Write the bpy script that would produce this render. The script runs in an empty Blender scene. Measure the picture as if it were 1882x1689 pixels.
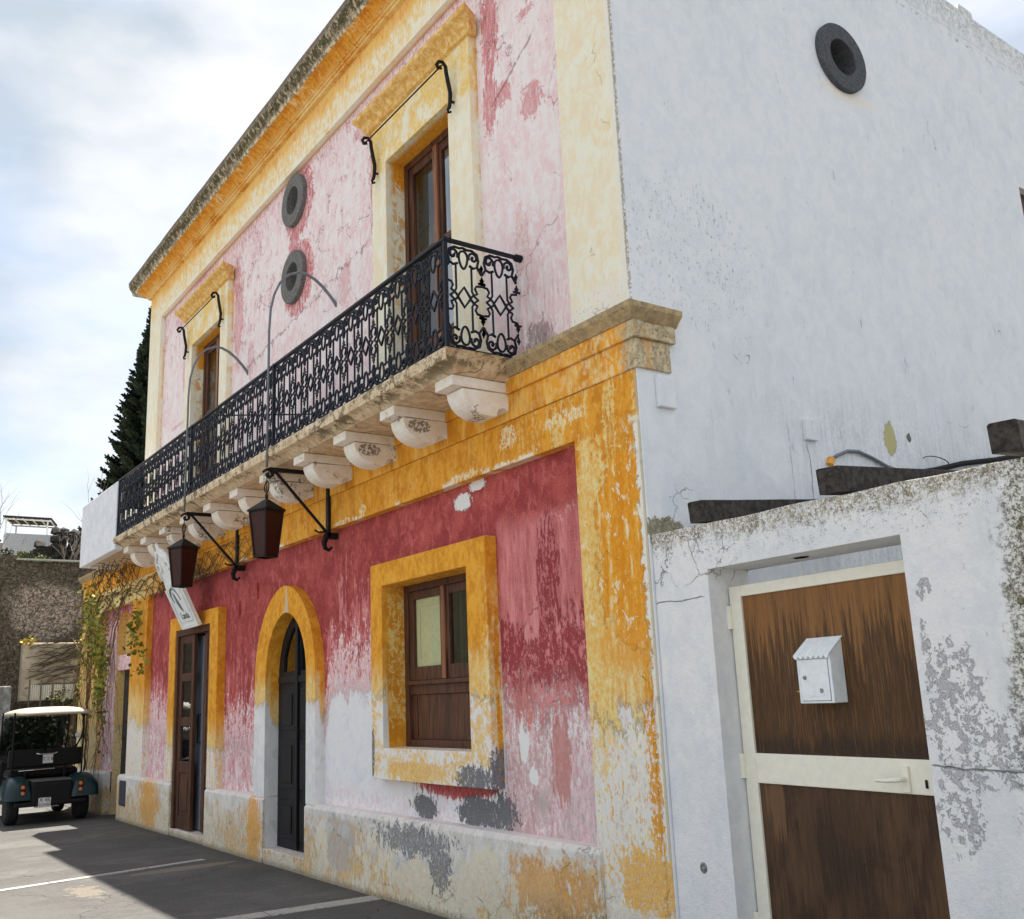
import bpy, bmesh, math, random
from math import sin, cos, pi, radians, sqrt
from mathutils import Vector, Matrix, noise as mnoise
from mathutils.geometry import tessellate_polygon
random.seed(7)
scn = bpy.context.scene
COL = scn.collection

# ------------------------------------------------------------------ camera
H, P, R = radians(35.4376263), radians(13.1388501), radians(-2.47158382)
fw = Vector((-cos(H)*cos(P), sin(H)*cos(P), sin(P)))
r0 = fw.cross(Vector((0, 0, 1))).normalized()
u0 = r0.cross(fw)
rt = r0*cos(R) + u0*sin(R)
up = -r0*sin(R) + u0*cos(R)
cam = bpy.data.cameras.new('camera')
cam.sensor_width = 36
cam.sensor_fit = 'HORIZONTAL'
cam.lens = 1836.08/1882*36
cam.clip_start = 0.05
cam.clip_end = 3000
co = bpy.data.objects.new('camera', cam)
COL.objects.link(co)
m = Matrix((rt, up, -fw)).transposed().to_4x4()
m.translation = Vector((4.43047, -4.13423, 1.6))
co.matrix_world = m
scn.camera = co

# ------------------------------------------------------------------ light
scn.view_settings.view_transform = 'Standard'
scn.view_settings.look = 'None'
scn.view_settings.gamma = 1
scn.view_settings.use_curve_mapping = False
scn.view_settings.exposure = 1.27
sun_dir = Vector((-0.31, 0.151, 1)).normalized()      # towards the sun
sun = bpy.data.lights.new('sun', 'SUN')
sun.energy = 5.0
sun.angle = radians(0.6)
sun.color = (1.0, 0.93, 0.82)
so = bpy.data.objects.new('sun', sun)
COL.objects.link(so)
so.rotation_euler = sun_dir.to_track_quat('Z', 'Y').to_euler()
so.location = (0, 0, 30)


class S:
    """a value socket with arithmetic"""
    def __init__(s, t, k): s.t, s.k = t, k
    def _m(s, op, o=None, rev=False, clamp=False):
        n = s.t.nodes.new('ShaderNodeMath'); n.operation = op; n.use_clamp = clamp
        a, b = (o, s) if rev else (s, o)
        for i, q in enumerate((a, b)):
            if q is None: continue
            if isinstance(q, S): s.t.links.new(q.k, n.inputs[i])
            else: n.inputs[i].default_value = q
        return S(s.t, n.outputs[0])
    def __add__(s, o): return s._m('ADD', o)
    __radd__ = __add__
    def __sub__(s, o): return s._m('SUBTRACT', o)
    def __rsub__(s, o): return s._m('SUBTRACT', o, True)
    def __mul__(s, o): return s._m('MULTIPLY', o)
    __rmul__ = __mul__
    def __truediv__(s, o): return s._m('DIVIDE', o)
    def __neg__(s): return s*-1.0
    def abs(s): return s._m('ABSOLUTE')
    def max(s, o): return s._m('MAXIMUM', o)
    def min(s, o): return s._m('MINIMUM', o)
    def pow(s, o): return s._m('POWER', o)
    def sat(s): return s._m('ADD', 0.0, clamp=True)
    def sm(s, a, b):
        n = s.t.nodes.new('ShaderNodeMapRange'); n.interpolation_type = 'SMOOTHSTEP'
        s.t.links.new(s.k, n.inputs[0])
        lo, hi, c, d = (a, b, 0, 1) if a < b else (b, a, 1, 0)
        n.inputs[1].default_value = lo; n.inputs[2].default_value = hi
        n.inputs[3].default_value = c; n.inputs[4].default_value = d
        return S(s.t, n.outputs[0])


class T:
    """small builder for one node material"""
    def __init__(s, name):
        s.mat = bpy.data.materials.new(name); s.mat.use_nodes = True
        s.t = s.mat.node_tree; s.nodes = s.t.nodes; s.links = s.t.links
        s.b = s.nodes['Principled BSDF']
        g = s.nodes.new('ShaderNodeNewGeometry'); s.p = g.outputs['Position']; s.nrm = g.outputs['Normal']
        q = s.nodes.new('ShaderNodeSeparateXYZ'); s.links.new(s.p, q.inputs[0])
        s.x, s.y, s.z = [S(s.t, o) for o in q.outputs]
        q2 = s.nodes.new('ShaderNodeSeparateXYZ'); s.links.new(s.nrm, q2.inputs[0]); s.nz = S(s.t, q2.outputs[2])
        s.bumps = []
    def vec(s, sx, sy, sz, off=0, obj=False):
        n = s.nodes.new('ShaderNodeMapping')
        src = s.p
        if obj:
            tc = s.nodes.new('ShaderNodeTexCoord'); src = tc.outputs['Object']
        s.links.new(src, n.inputs[0])
        n.inputs['Scale'].default_value = (sx, sy, sz)
        n.inputs['Location'].default_value = (off, off*.37, off*1.3)
        return n.outputs[0]
    def noise(s, sx, sy=None, sz=None, off=0, d=5, r=.6, dist=0, obj=False):
        if sy is None: sy = sz = sx
        n = s.nodes.new('ShaderNodeTexNoise')
        s.links.new(s.vec(sx, sy, sz, off, obj), n.inputs['Vector'])
        n.inputs['Scale'].default_value = 1; n.inputs['Detail'].default_value = d
        n.inputs['Roughness'].default_value = r; n.inputs['Distortion'].default_value = dist
        return S(s.t, n.outputs[0])
    def vor(s, sx, sy=None, sz=None, off=0, feat='F1', warp=0):
        if sy is None: sy = sz = sx
        n = s.nodes.new('ShaderNodeTexVoronoi'); n.feature = feat
        v = s.vec(sx, sy, sz, off)
        if warp:
            a = s.nodes.new('ShaderNodeTexNoise'); s.links.new(v, a.inputs['Vector'])
            a.inputs['Scale'].default_value = 2.5; a.inputs['Detail'].default_value = 4
            b = s.nodes.new('ShaderNodeVectorMath'); b.operation = 'MULTIPLY_ADD'
            s.links.new(a.outputs['Color'], b.inputs[0]); b.inputs[1].default_value = (warp,)*3
            s.links.new(v, b.inputs[2]); v = b.outputs[0]
        s.links.new(v, n.inputs['Vector']); n.inputs['Scale'].default_value = 1
        return S(s.t, n.outputs['Distance'])
    def mix(s, f, a, b):
        n = s.nodes.new('ShaderNodeMix'); n.data_type = 'RGBA'
        for i, q in ((0, f), (6, a), (7, b)):
            if isinstance(q, S): s.links.new(q.k, n.inputs[i])
            elif hasattr(q, 'node'): s.links.new(q, n.inputs[i])
            elif i: n.inputs[i].default_value = (*q, 1)
            else: n.inputs[i].default_value = q
        return n.outputs[2]
    def ell(s, cx, cz, rx, rz, nz, k=.6, e=.12, y=False):
        """1 inside an ellipse whose edge is broken up by the noise nz"""
        a = ((s.y if y else s.x)-cx)/rx; b = (s.z-cz)/rz
        d = (a*a+b*b)._m('SQRT')
        return (1.0-d+(nz-.5)*2*k).sm(-e, e)
    def crack(s, sc, th, mask, warp=.5, off=0):
        return s.vor(sc, off=off, feat='DISTANCE_TO_EDGE', warp=warp).sm(th, th*.25)*mask
    def done(s, col, rough=.9, height=None, dist=.004, strength=.6, metal=0, spec=.3):
        if isinstance(col, tuple): s.b.inputs['Base Color'].default_value = (*col, 1)
        else: s.links.new(col, s.b.inputs['Base Color'])
        if isinstance(rough, S): s.links.new(rough.k, s.b.inputs['Roughness'])
        else: s.b.inputs['Roughness'].default_value = rough
        s.b.inputs['Metallic'].default_value = metal
        s.b.inputs['Specular IOR Level'].default_value = spec
        if height is not None:
            n = s.nodes.new('ShaderNodeBump'); n.inputs['Distance'].default_value = dist
            n.inputs['Strength'].default_value = strength
            s.links.new(height.k, n.inputs['Height']); s.links.new(n.outputs[0], s.b.inputs['Normal'])
        return s.mat


def D(r, g, b, k=.72):
    """albedo from a colour as the eye reads it on a shaded wall"""
    f = lambda v: min(.9, ((v/255+.055)/1.055)**2.4/k if v > 10 else v/255/12.92/k)
    return (f(r), f(g), f(b))


# ------------------------------------------------------------------ sky
w = bpy.data.worlds.new('World'); scn.world = w; w.use_nodes = True
wt = w.node_tree; wn = wt.nodes; wl = wt.links
bg = wn['Background']
sky = wn.new('ShaderNodeTexSky'); sky.sky_type = 'NISHITA'; sky.sun_disc = False
sky.sun_elevation = math.asin(sun_dir.z)
sky.sun_rotation = math.atan2(sun_dir.x, sun_dir.y)
sky.air_density = 1.0; sky.dust_density = .6; sky.ozone_density = 1.2
tc = wn.new('ShaderNodeTexCoord')
mp = wn.new('ShaderNodeMapping'); mp.inputs['Scale'].default_value = (1.0, 1.0, 2.2)
mp.inputs['Location'].default_value = (.35, .1, .2)
wl.new(tc.outputs['Generated'], mp.inputs[0])
n1 = wn.new('ShaderNodeTexNoise'); n1.inputs['Scale'].default_value = 2.3; n1.inputs['Detail'].default_value = 9
n1.inputs['Roughness'].default_value = .55; n1.inputs['Distortion'].default_value = .25
wl.new(mp.outputs[0], n1.inputs['Vector'])
mr = wn.new('ShaderNodeMapRange'); mr.interpolation_type = 'SMOOTHSTEP'
mr.inputs[1].default_value = .34; mr.inputs[2].default_value = .60
mr.inputs[3].default_value = .66; mr.inputs[4].default_value = .98
wl.new(n1.outputs[0], mr.inputs[0])
n2 = wn.new('ShaderNodeTexNoise'); n2.inputs['Scale'].default_value = 3.6; n2.inputs['Detail'].default_value = 6
wl.new(mp.outputs[0], n2.inputs['Vector'])
cr = wn.new('ShaderNodeMapRange'); cr.inputs[1].default_value = .34; cr.inputs[2].default_value = .54
wl.new(n2.outputs[0], cr.inputs[0])
cc = wn.new('ShaderNodeMix'); cc.data_type = 'RGBA'
cc.inputs[6].default_value = (2.6, 2.95, 3.3, 1); cc.inputs[7].default_value = (4.3, 4.32, 4.36, 1)
wl.new(cr.outputs[0], cc.inputs[0])
cm = wn.new('ShaderNodeMix'); cm.data_type = 'RGBA'
wl.new(mr.outputs[0], cm.inputs[0]); wl.new(sky.outputs[0], cm.inputs[6]); wl.new(cc.outputs[2], cm.inputs[7])
wl.new(cm.outputs[2], bg.inputs['Color'])
bg.inputs['Strength'].default_value = .1

# ------------------------------------------------------------------ object helpers
WM = {}


def tag(o, label=None, cat=None, group=None, kind=None):
    for k, v in (('label', label), ('category', cat), ('group', group), ('kind', kind)):
        if v: o[k] = v
    return o


def thing(name, label, cat, loc=(0, 0, 0), rz=0, group=None):
    o = bpy.data.objects.new(name, None); COL.objects.link(o)
    o.location = loc; o.rotation_euler = (0, 0, rz); o.empty_display_size = .2
    WM[o.name] = Matrix.Translation(loc) @ Matrix.Rotation(rz, 4, 'Z')
    return tag(o, label, cat, group)


class MB:
    def __init__(s): s.v, s.f, s.sm = [], [], False
    def add(s, vs, fs):
        o = len(s.v); s.v += [Vector(q) for q in vs]; s.f += [tuple(i+o for i in f) for f in fs]; return s
    def box(s, x0, x1, y0, y1, z0, z1):
        v = [(x, y, z) for x in (x0, x1) for y in (y0, y1) for z in (z0, z1)]
        return s.add(v, [(0, 1, 3, 2), (4, 6, 7, 5), (0, 4, 5, 1), (2, 3, 7, 6), (0, 2, 6, 4), (1, 5, 7, 3)])
    def plate(s, outer, holes, a, b, ax='y'):
        """polygon with holes in the plane across ax, thickness a..b"""
        def P3(p, d):
            return {'y': (p[0], d, p[1]), 'x': (d, p[0], p[1]), 'z': (p[0], p[1], d)}[ax]
        loops = [list(outer)]+[list(h) for h in holes]
        tri = tessellate_polygon([[Vector((p[0], p[1], 0)) for p in l] for l in loops])
        flat = [p for l in loops for p in l]; n = len(flat)
        vs = [P3(p, a) for p in flat]+[P3(p, b) for p in flat]
        fs = [tuple(t) for t in tri]+[tuple(i+n for i in reversed(t)) for t in tri]
        o = 0
        for l in loops:
            k = len(l)
            for i in range(k):
                j = (i+1) % k
                fs.append((o+i, o+j, o+j+n, o+i+n))
            o += k
        return s.add(vs, fs)
    def tube(s, pts, r, n=6, closed=False, flat=1.0):
        pts = [Vector(p) for p in pts]; k = len(pts)
        rs = r if isinstance(r, (list, tuple)) else [r]*k
        vs, fs = [], []; prev = None
        for i, p in enumerate(pts):
            a = pts[(i-1) % k] if (closed or i) else p
            b = pts[(i+1) % k] if (closed or i < k-1) else p
            t = (b-a).normalized() if (b-a).length > 1e-9 else Vector((0, 0, 1))
            if prev is None:
                q = t.cross(Vector((0, 0, 1)))
                if q.length < .05: q = t.cross(Vector((0, 1, 0)))
                q.normalize()
            else:
                q = prev-t*prev.dot(t)
                q = q.normalized() if q.length > 1e-6 else t.orthogonal().normalized()
            prev = q; w_ = t.cross(q)
            for j in range(n):
                an = 2*pi*(j+.5)/n
                vs.append(p+q*cos(an)*rs[i]+w_*sin(an)*rs[i]*flat)
        for i in range(k if closed else k-1):
            for j in range(n):
                a0, b0 = i*n+j, i*n+(j+1) % n
                a1, b1 = ((i+1) % k)*n+j, ((i+1) % k)*n+(j+1) % n
                fs.append((a0, b0, b1, a1))
        if not closed:
            fs.append(tuple(range(n))); fs.append(tuple((k-1)*n+j for j in reversed(range(n))))
        return s.add(vs, fs)
    def lathe(s, prof, c, ax='z', n=24, a0=0, sc=(1, 1)):
        c = Vector(c); vs, fs = [], []; k = len(prof)
        for i in range(n):
            an = 2*pi*i/n+a0
            for r, h in prof:
                u, v = r*cos(an)*sc[0], r*sin(an)*sc[1]
                vs.append(c+Vector({'z': (u, v, h), 'x': (h, u, v), 'y': (u, h, v)}[ax]))
        for i in range(n):
            for j in range(k-1):
                a, b = i*k+j, ((i+1) % n)*k+j
                fs.append((a, b, b+1, a+1))
        if prof[0][0] > 1e-5: fs.append(tuple(i*k for i in range(n)))
        if prof[-1][0] > 1e-5: fs.append(tuple(i*k+k-1 for i in range(n)))
        return s.add(vs, fs)
    def sweep(s, prof, x0, x1, ends=True):
        """profile of (y,z) points run along X (closed section)"""
        k = len(prof)
        vs = [(x0, y, z) for y, z in prof]+[(x1, y, z) for y, z in prof]
        fs = [(i, (i+1) % k, (i+1) % k+k, i+k) for i in range(k)]
        fs += [tuple(range(k)), tuple(range(2*k-1, k-1, -1))]
        return s.add(vs, fs)
    def xf(s, M, i0=0):
        for i in range(i0, len(s.v)): s.v[i] = M @ s.v[i]
        return s
    def build(s, name, mat, parent=None, local=False, bevel=0, smooth=False, sub=0):
        me = bpy.data.meshes.new(name)
        vs = s.v
        if parent is not None:
            W = WM[parent.name]
            if not local:
                Wi = W.inverted(); vs = [Wi @ q for q in vs]
        me.from_pydata([tuple(q) for q in vs], [], s.f)
        bm = bmesh.new(); bm.from_mesh(me)
        bmesh.ops.remove_doubles(bm, verts=bm.verts, dist=1e-6)
        bmesh.ops.recalc_face_normals(bm, faces=bm.faces); bm.to_mesh(me); bm.free()
        if mat: me.materials.append(mat)
        o = bpy.data.objects.new(name, me); COL.objects.link(o)
        if parent is not None: o.parent = parent; WM[o.name] = WM[parent.name]
        else: WM[o.name] = Matrix.Identity(4)
        if smooth:
            for p in me.polygons: p.use_smooth = True
        if bevel:
            b = o.modifiers.new('bevel', 'BEVEL'); b.width = bevel; b.segments = 2; b.limit_method = 'ANGLE'
            b.angle_limit = radians(40)
        if sub:
            q = o.modifiers.new('sub', 'SUBSURF'); q.levels = q.render_levels = sub
        return o


def copy_tree(o, parent=None, loc=None):
    c = o.copy(); COL.objects.link(c); c.parent = parent
    if loc is not None: c.location = loc
    WM[c.name] = (WM[parent.name] if parent is not None else Matrix.Identity(4)) @ Matrix.Translation(c.location) @ Matrix.Rotation(c.rotation_euler.z, 4, 'Z')
    for ch in list(o.children): copy_tree(ch, c)
    return c


def text_mesh(name, body, size, mat, parent, M, ext=.001, align='CENTER'):
    """M places the text in the parent's local space"""
    cu = bpy.data.curves.new(name, 'FONT'); cu.body = body; cu.size = size; cu.extrude = ext
    cu.align_x = align; cu.align_y = 'CENTER'
    t = bpy.data.objects.new('tmp_text', cu); COL.objects.link(t)
    dg = bpy.context.evaluated_depsgraph_get()
    me = bpy.data.meshes.new_from_object(t.evaluated_get(dg))
    bpy.data.objects.remove(t); me.transform(M); me.materials.clear(); me.materials.append(mat)
    o = bpy.data.objects.new(name, me); COL.objects.link(o); o.parent = parent
    WM[o.name] = WM[parent.name]
    return o


def rect(x0, x1, z0, z1): return [(x0, z0), (x1, z0), (x1, z1), (x0, z1)]


# ------------------------------------------------------------------ paint and plaster
WHITE = D(206, 206, 210)
CREAM = D(222, 212, 190)
OCHRE = D(206, 146, 48)
OCHDK = D(184, 120, 30)
OCHLT = D(224, 180, 104)
REDC = D(162, 76, 72)
REDDK = D(130, 50, 50)
ROSE = D(190, 116, 116)
PINK = D(216, 192, 194)
GREY = D(98, 98, 102)


def mat_red():
    t = T('red_limewash')
    x, z = t.x, t.z
    st = t.noise(17, 17, 2.2, 3, 7, .70)             # vertical runs
    st2 = t.noise(42, 42, 7, 9, 6, .70)
    fi = t.noise(38, 38, 24, 1, 7, .74)
    bl = t.noise(2.2, 2.2, 2.0, 5, 6, .62, .8)
    cl = t.noise(6, 6, 4.5, 8, 6, .66, .5)
    cl2 = t.noise(13, 13, 10, 28, 6, .7, .8)
    gr = t.noise(120, 120, 90, 2, 4, .75)
    bay = (x+1.74+(fi-.5)*.03).sm(-.015, .015)
    mid = (x+4.75).sm(-.2, .2)*(1-bay)
    lft = (x+5.2).sm(.3, -.3)
    zt = 1.12+mid*.56+lft*0+bay*.36+(x+11.7).sm(.1, -.2)*1.3+(x+10.2).sm(.6, -.6)*.25
    u = z-zt
    N = (st-.5)*1.0+(st2-.5)*.55+(bl-.5)*.55+(fi-.5)*.35
    N2 = (st-.5)*.8+(fi-.5)*.9+(cl2-.5)*.5
    base = t.mix((cl*.6+cl2*.4).sm(.42, .60), REDDK, REDC)
    base = t.mix(gr.sm(.50, .60)*.40, base, D(188, 100, 96))
    base = t.mix(gr.sm(.47, .38)*.45, base, D(100, 36, 42))
    base = t.mix((cl2*.6+st*.4).sm(.52, .60)*.5, base, D(184, 104, 102))
    base = t.mix(fi.sm(.56, .68)*bl.sm(.4, .6)*.35, base, D(110, 60, 78))
    rose = (N-(u-.72)*.30).sm(-.01, .10)
    pink = (N2-(u-.42)*.50).sm(.0, .07)
    col = t.mix(rose*.80, base, t.mix(cl2.sm(.4, .6), D(186, 106, 108), D(200, 134, 134)))
    col = t.mix(pink*.85, col, t.mix(fi.sm(.4, .6), D(206, 158, 162), D(222, 202, 204)))
    # right hand bay: pale rose sheet with runs, dark band below it
    sheet = bay*(z+(cl2-.5)*.3+(st-.5)*.35+(st2-.5)*.2).sm(2.92, 2.74)
    ros = t.mix((st*.5+st2*.3+cl*.2).sm(.40, .60), D(152, 72, 74), D(196, 122, 122))
    ros = t.mix(gr.sm(.42, .62)*.35, ros, D(212, 152, 150))
    col = t.mix(sheet*.88, col, ros)
    edge = bay*((z+(cl2-.5)*.3+(st-.5)*.35+(st2-.5)*.2-2.80).abs()).sm(.03, .0)*fi.sm(.46, .56)*(x+1.1).sm(-.2, .2)
    col = t.mix(edge*.7, col, D(220, 180, 178))
    bz = z+(st-.5)*.75+(bl-.5)*.6+(cl2-.5)*.35+(st2-.5)*.2
    band = bay*bz.sm(2.10, 2.07)*(z+(fi-.5)*.2+(st2-.5)*.45+(cl2-.5)*.3+(st-.5)*.3).sm(1.60, 1.70)
    col = t.mix(band*(cl2*.5+fi*.5).sm(.465, .50)*.88, col, t.mix(gr.sm(.4, .6), D(118, 36, 44), D(142, 54, 58)))
    dk = t.ell(-1.12, 2.40, .13, .36, st2, 1.5, .05)
    col = t.mix(dk*(fi*.5+st2*.5).sm(.47, .50)*.9, col, D(124, 42, 50))
    # bare plaster
    pm = t.mix(cl2.sm(.40, .62), D(204, 206, 212), D(216, 212, 214))
    pm = t.mix(cl.sm(.50, .66)*.5, pm, D(186, 188, 196))
    pm = t.mix((z+(st-.5)*.3).sm(.95, .7)*fi.sm(.48, .58)*.6, pm, D(206, 168, 168))
    pb = t.mix((fi*.5+cl2*.5).sm(.42, .54), D(184, 140, 144), D(208, 184, 188))
    pb = t.mix(bl.sm(.42, .56)*st.sm(.4, .56)*.6, pb, D(166, 134, 132))
    pb = t.mix((st*.3+st2*.3+cl2*.4).sm(.53, .58)*.45, pb, D(166, 110, 112))
    pb = t.mix((cl*.4+fi*.6).sm(.495, .535)*(z+(cl-.5)*.6).sm(1.0, 1.4)*.85, pb, D(222, 212, 216))
    pb = t.mix((st2*.5+cl2*.5).sm(.47, .42)*.6, pb, D(228, 220, 226))
    pb = t.mix((fi*.6+st2*.4).sm(.555, .575)*.9, pb, D(230, 228, 232))
    pb = t.mix((st2*.6+fi*.4).sm(.53, .57)*cl.sm(.45, .55)*.8, pb, D(168, 112, 116))
    pb = t.mix((z+(st-.5)*.6).sm(1.15, .75)*(cl*.5+cl2*.5).sm(.47, .56)*.75, pb, D(162, 154, 150))
    pb = t.mix((z+(st-.5)*.6).sm(1.2, .85)*st2.sm(.50, .56)*(x+1.25).sm(0, .3)*.8, pb, D(206, 186, 194))
    pl = t.mix((fi*.5+st*.5).sm(.42, .58), D(186, 130, 132), D(218, 200, 202))
    pl = t.mix(st2.sm(.54, .60)*.8, pl, D(176, 104, 108))
    pl = t.mix(cl2.sm(.56, .60)*.9, pl, D(216, 212, 214))
    pw = t.mix(bay, t.mix(lft, pm, pl), pb)
    pw = t.mix(t.ell(-1.47, 1.52, .10, .18, fi, 1.3, .05)*fi.sm(.42, .5)*.85, pw, D(182, 96, 80))
    pw = t.mix(t.ell(-1.08, 1.15, .11, .28, st2, 1.6, .05)*.7, pw, D(172, 108, 100))
    pw = t.mix(t.ell(-.67, .92, .035, .34, st2, 1.4, .05)*.9, pw, D(156, 84, 96))
    pw = t.mix(t.ell(-1.50, 1.28, .06, .17, cl2, .9, .04), pw, D(212, 214, 218))
    pw = t.mix(t.ell(-1.40, 1.03, .05, .06, cl2, .9, .04), pw, D(214, 214, 220))
    pw = t.mix(gr.sm(.55, .7)*.35, pw, D(176, 160, 162))
    h = u+(st-.5)*.75*(1-mid*.4)+(bl-.5)*.5+(cl2-.5)*.35+(fi-.5)*.28
    white = h.sm(.05, -.05)
    white = (white+(h-.0).sm(.30, .0)*fi.sm(.52, .56)*.8).sat()
    col = t.mix(white, col, pw)
    # under the window: red kept in the shelter of the frame, then chipped grey stone
    und = t.ell(-2.42, .93, .62, .10, (st2*.6+fi*.4), 1.5, .05)
    col = t.mix(und, col, t.mix(fi.sm(.4, .6), D(140, 60, 62), D(168, 92, 90)))
    g = (t.ell(-2.12, .74, .28, .11, (cl2*.6+fi*.4), 2.0, .03)+t.ell(-2.9, .74, .17, .10, (cl2*.6+fi*.4), 2.2, .03)+t.ell(-1.80, .76, .16, .12, fi, 2.4, .03)).sat()
    g = g*(fi*.6+gr*.4).sm(.40, .43)
    col = t.mix(g, col, t.mix(gr.sm(.4, .6), D(86, 86, 90), D(116, 116, 118)))
    # plaster lost near the top edge
    loss = (t.ell(-2.20, 3.10, .13, .07, fi, .9, .03)+t.ell(-1.98, 3.20, .12, .05, fi, .9, .03)).sat()
    col = t.mix(loss, col, t.mix(gr.sm(.4, .6), D(196, 194, 192), D(226, 222, 218)))
    dots = fi.sm(.70, .72)*bl.sm(.46, .54)
    col = t.mix(dots*.7, col, D(210, 190, 188))
    k = t.crack(1.3, .007, bl.sm(.55, .65)*cl2.sm(.42, .54), .6)
    col = t.mix(k*.5, col, D(90, 40, 44))
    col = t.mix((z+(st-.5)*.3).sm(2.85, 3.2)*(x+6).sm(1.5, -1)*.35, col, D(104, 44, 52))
    hh = fi*.5+cl*.4+gr*.25+(1-white)*.35-k*.6-g*.6-loss*1.2-band*.2
    return t.done(col, .92, hh, .011, 1.0)


def mat_ochre(name, zb, ztop, pale=0.0, up=False):
    """ochre limewash, worn to cream then bare below height zb"""
    t = T(name); x, z = t.x, t.z
    st = t.noise(15, 15, 2.0, 13, 7, .70); st2 = t.noise(36, 36, 8, 19, 6, .70)
    fi = t.noise(36, 36, 24, 11, 7, .74); bl = t.noise(2.4, 2.4, 1.7, 15, 6, .62, .7)
    cl = t.noise(6.5, 6.5, 4.5, 18, 6, .66, .7); cl2 = t.noise(14, 14, 9, 38, 6, .7, .8)
    gr = t.noise(120, 120, 90, 2, 4, .75)
    if up:
        # first floor: weathered cream, ochre kept under the cornice
        col = t.mix((cl*.6+cl2*.4).sm(.42, .58), D(224, 210, 194), D(216, 199, 172))
        col = t.mix(st.sm(.54, .62)*.5, col, D(224, 218, 202))
        col = t.mix((bl*.6+cl2*.4).sm(.52, .62)*st2.sm(.40, .56)*.45, col, D(212, 190, 146))
        col = t.mix(gr.sm(.58, .68)*.35, col, D(184, 170, 134))
        col = t.mix(fi.sm(.62, .66)*.5, col, D(188, 178, 152))
        base = t.mix((cl*.5+fi*.5).sm(.42, .58), D(198, 132, 40), D(222, 172, 92))
        kz = z+(bl-.5)*.45+(st-.5)*.35+(fi-.5)*.2
        col = t.mix(kz.sm(7.84, 7.98)*.92, col, base)
        col = t.mix(kz.sm(7.60, 7.75)*(cl2*.5+st2*.5).sm(.48, .52)*.8, col, D(220, 178, 104))
        for cx in (-2.62, -8.45):
            win = (x-cx).abs().sm(1.02, .98)
            sz = z+(cl2-.5)*.3+(fi-.5)*.15+(bl-.5)*.3
            so_ = win*sz.sm(6.50, 6.60)*z.sm(7.45, 7.2)
            col = t.mix(so_*(bl*.4+cl*.35+cl2*.25).sm(.42, .54)*.85, col, t.mix(fi.sm(.4, .6), D(220, 166, 76), D(228, 190, 118)))
        ins = t.y.sm(.03, .10)
        rv = (z+(cl-.5)*1.0+(fi-.5)*.2)
        iw = ins*z.sm(7.2, 7.0)
        col = t.mix(iw*rv.sm(6.25, 6.35), col, t.mix(fi.sm(.4, .6), D(192, 124, 24), D(210, 150, 52)))
        col = t.mix(iw*cl2.sm(.52, .56)*rv.sm(4.8, 5.4)*.8, col, D(196, 140, 50))
        col = t.mix(iw*cl.sm(.5, .62)*rv.sm(6.2, 6.0)*.6, col, D(170, 164, 146))
        un = ins*z.sm(7.5, 7.55)
        col = t.mix(un, col, D(184, 110, 46))
        col = t.mix((x+.05+(fi-.5)*.06).sm(-.02, .02)*.8, col, D(206, 204, 196))
        col = t.mix((x+.010+(fi-.5)*.02).sm(-.004, .004)*gr.sm(.42, .5)*.8, col, D(130, 122, 102))
        lw_ = (z+(cl2-.5)*.5).sm(4.35, 4.1)*(x+.6).sm(-.1, .1)
        col = t.mix(lw_*(fi*.5+cl2*.5).sm(.47, .51)*.9, col, D(208, 206, 202))
        col = t.mix((z+(cl2-.5)*.6).sm(4.3, 4.0)*fi.sm(.58, .62)*.8, col, D(110, 102, 80))
        k = t.crack(1.6, .006, bl.sm(.56, .66)*cl2.sm(.42, .54), .6)
        col = t.mix(k*.5, col, D(120, 96, 60))
        return t.done(col, .92, fi*.5+cl*.4+gr*.3-k*.6, .011, 1.0)
    base = t.mix((cl*.5+cl2*.5).sm(.42, .58), OCHDK, OCHRE)
    base = t.mix((st*.5+fi*.5).sm(.50, .60)*.5, base, OCHLT)
    base = t.mix(gr.sm(.46, .32)*.3, base, D(160, 98, 22))
    base = t.mix(fi.sm(.40, .30)*.5, base, D(168, 104, 20))
    band = z.sm(3.2, 3.26)
    pil = (x+.66).sm(-.02, .02)
    far = (x+12.6).sm(.1, -.1)
    h = z-zb-pil*.10 + (st-.5)*.8+(bl-.5)*.6+(cl2-.5)*.5+(fi-.5)*.25
    wear = h.sm(.05, -.05)*(1-band)
    mid = (h-.45+(st2-.5)*.6+(fi-.5)*.5).sm(.12, -.06)*(1-band)
    col = t.mix(mid*.75, base, t.mix((fi*.5+st*.5).sm(.42, .56), D(214, 160, 78), D(224, 200, 152)))
    bare = t.mix(cl2.sm(.4, .6), D(204, 202, 200), D(216, 210, 196))
    bare = t.mix((st2*.5+fi*.5).sm(.535, .555)*.85, bare, D(206, 152, 70))
    bare = t.mix(bl.sm(.54, .62)*fi.sm(.4, .6)*.6, bare, D(176, 174, 170))
    bare = t.mix(gr.sm(.56, .68)*.3, bare, D(176, 168, 150))
    col = t.mix(wear, col, bare)
    # right pilaster: sheets of paint of different ages
    nb = 1-band
    s1 = t.ell(-.54, 2.30, .20, 1.1, (cl2*.6+st*.4), 1.8, .10)*pil*nb
    col = t.mix(s1*.75, col, t.mix(fi.sm(.42, .56), D(216, 164, 84), D(226, 192, 128)))
    s2 = (x+.5+(cl2-.5)*.5).sm(.0, .03)*t.ell(-.20, 2.45, .32, .62, cl, .7, .03)*pil
    col = t.mix(s2, col, t.mix((st*.5+fi*.5).sm(.42, .58), D(196, 126, 24), D(214, 152, 54)))
    s3 = t.ell(-.22, 1.86, .34, .16, st, 1.6, .05)*pil
    col = t.mix(s3*(fi*.5+st2*.5).sm(.42, .50)*.9, col, D(206, 146, 56))
    s4 = pil*nb*(st*.5+cl2*.3+st2*.2).sm(.52, .56)*z.sm(1.2, 1.6)
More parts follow.
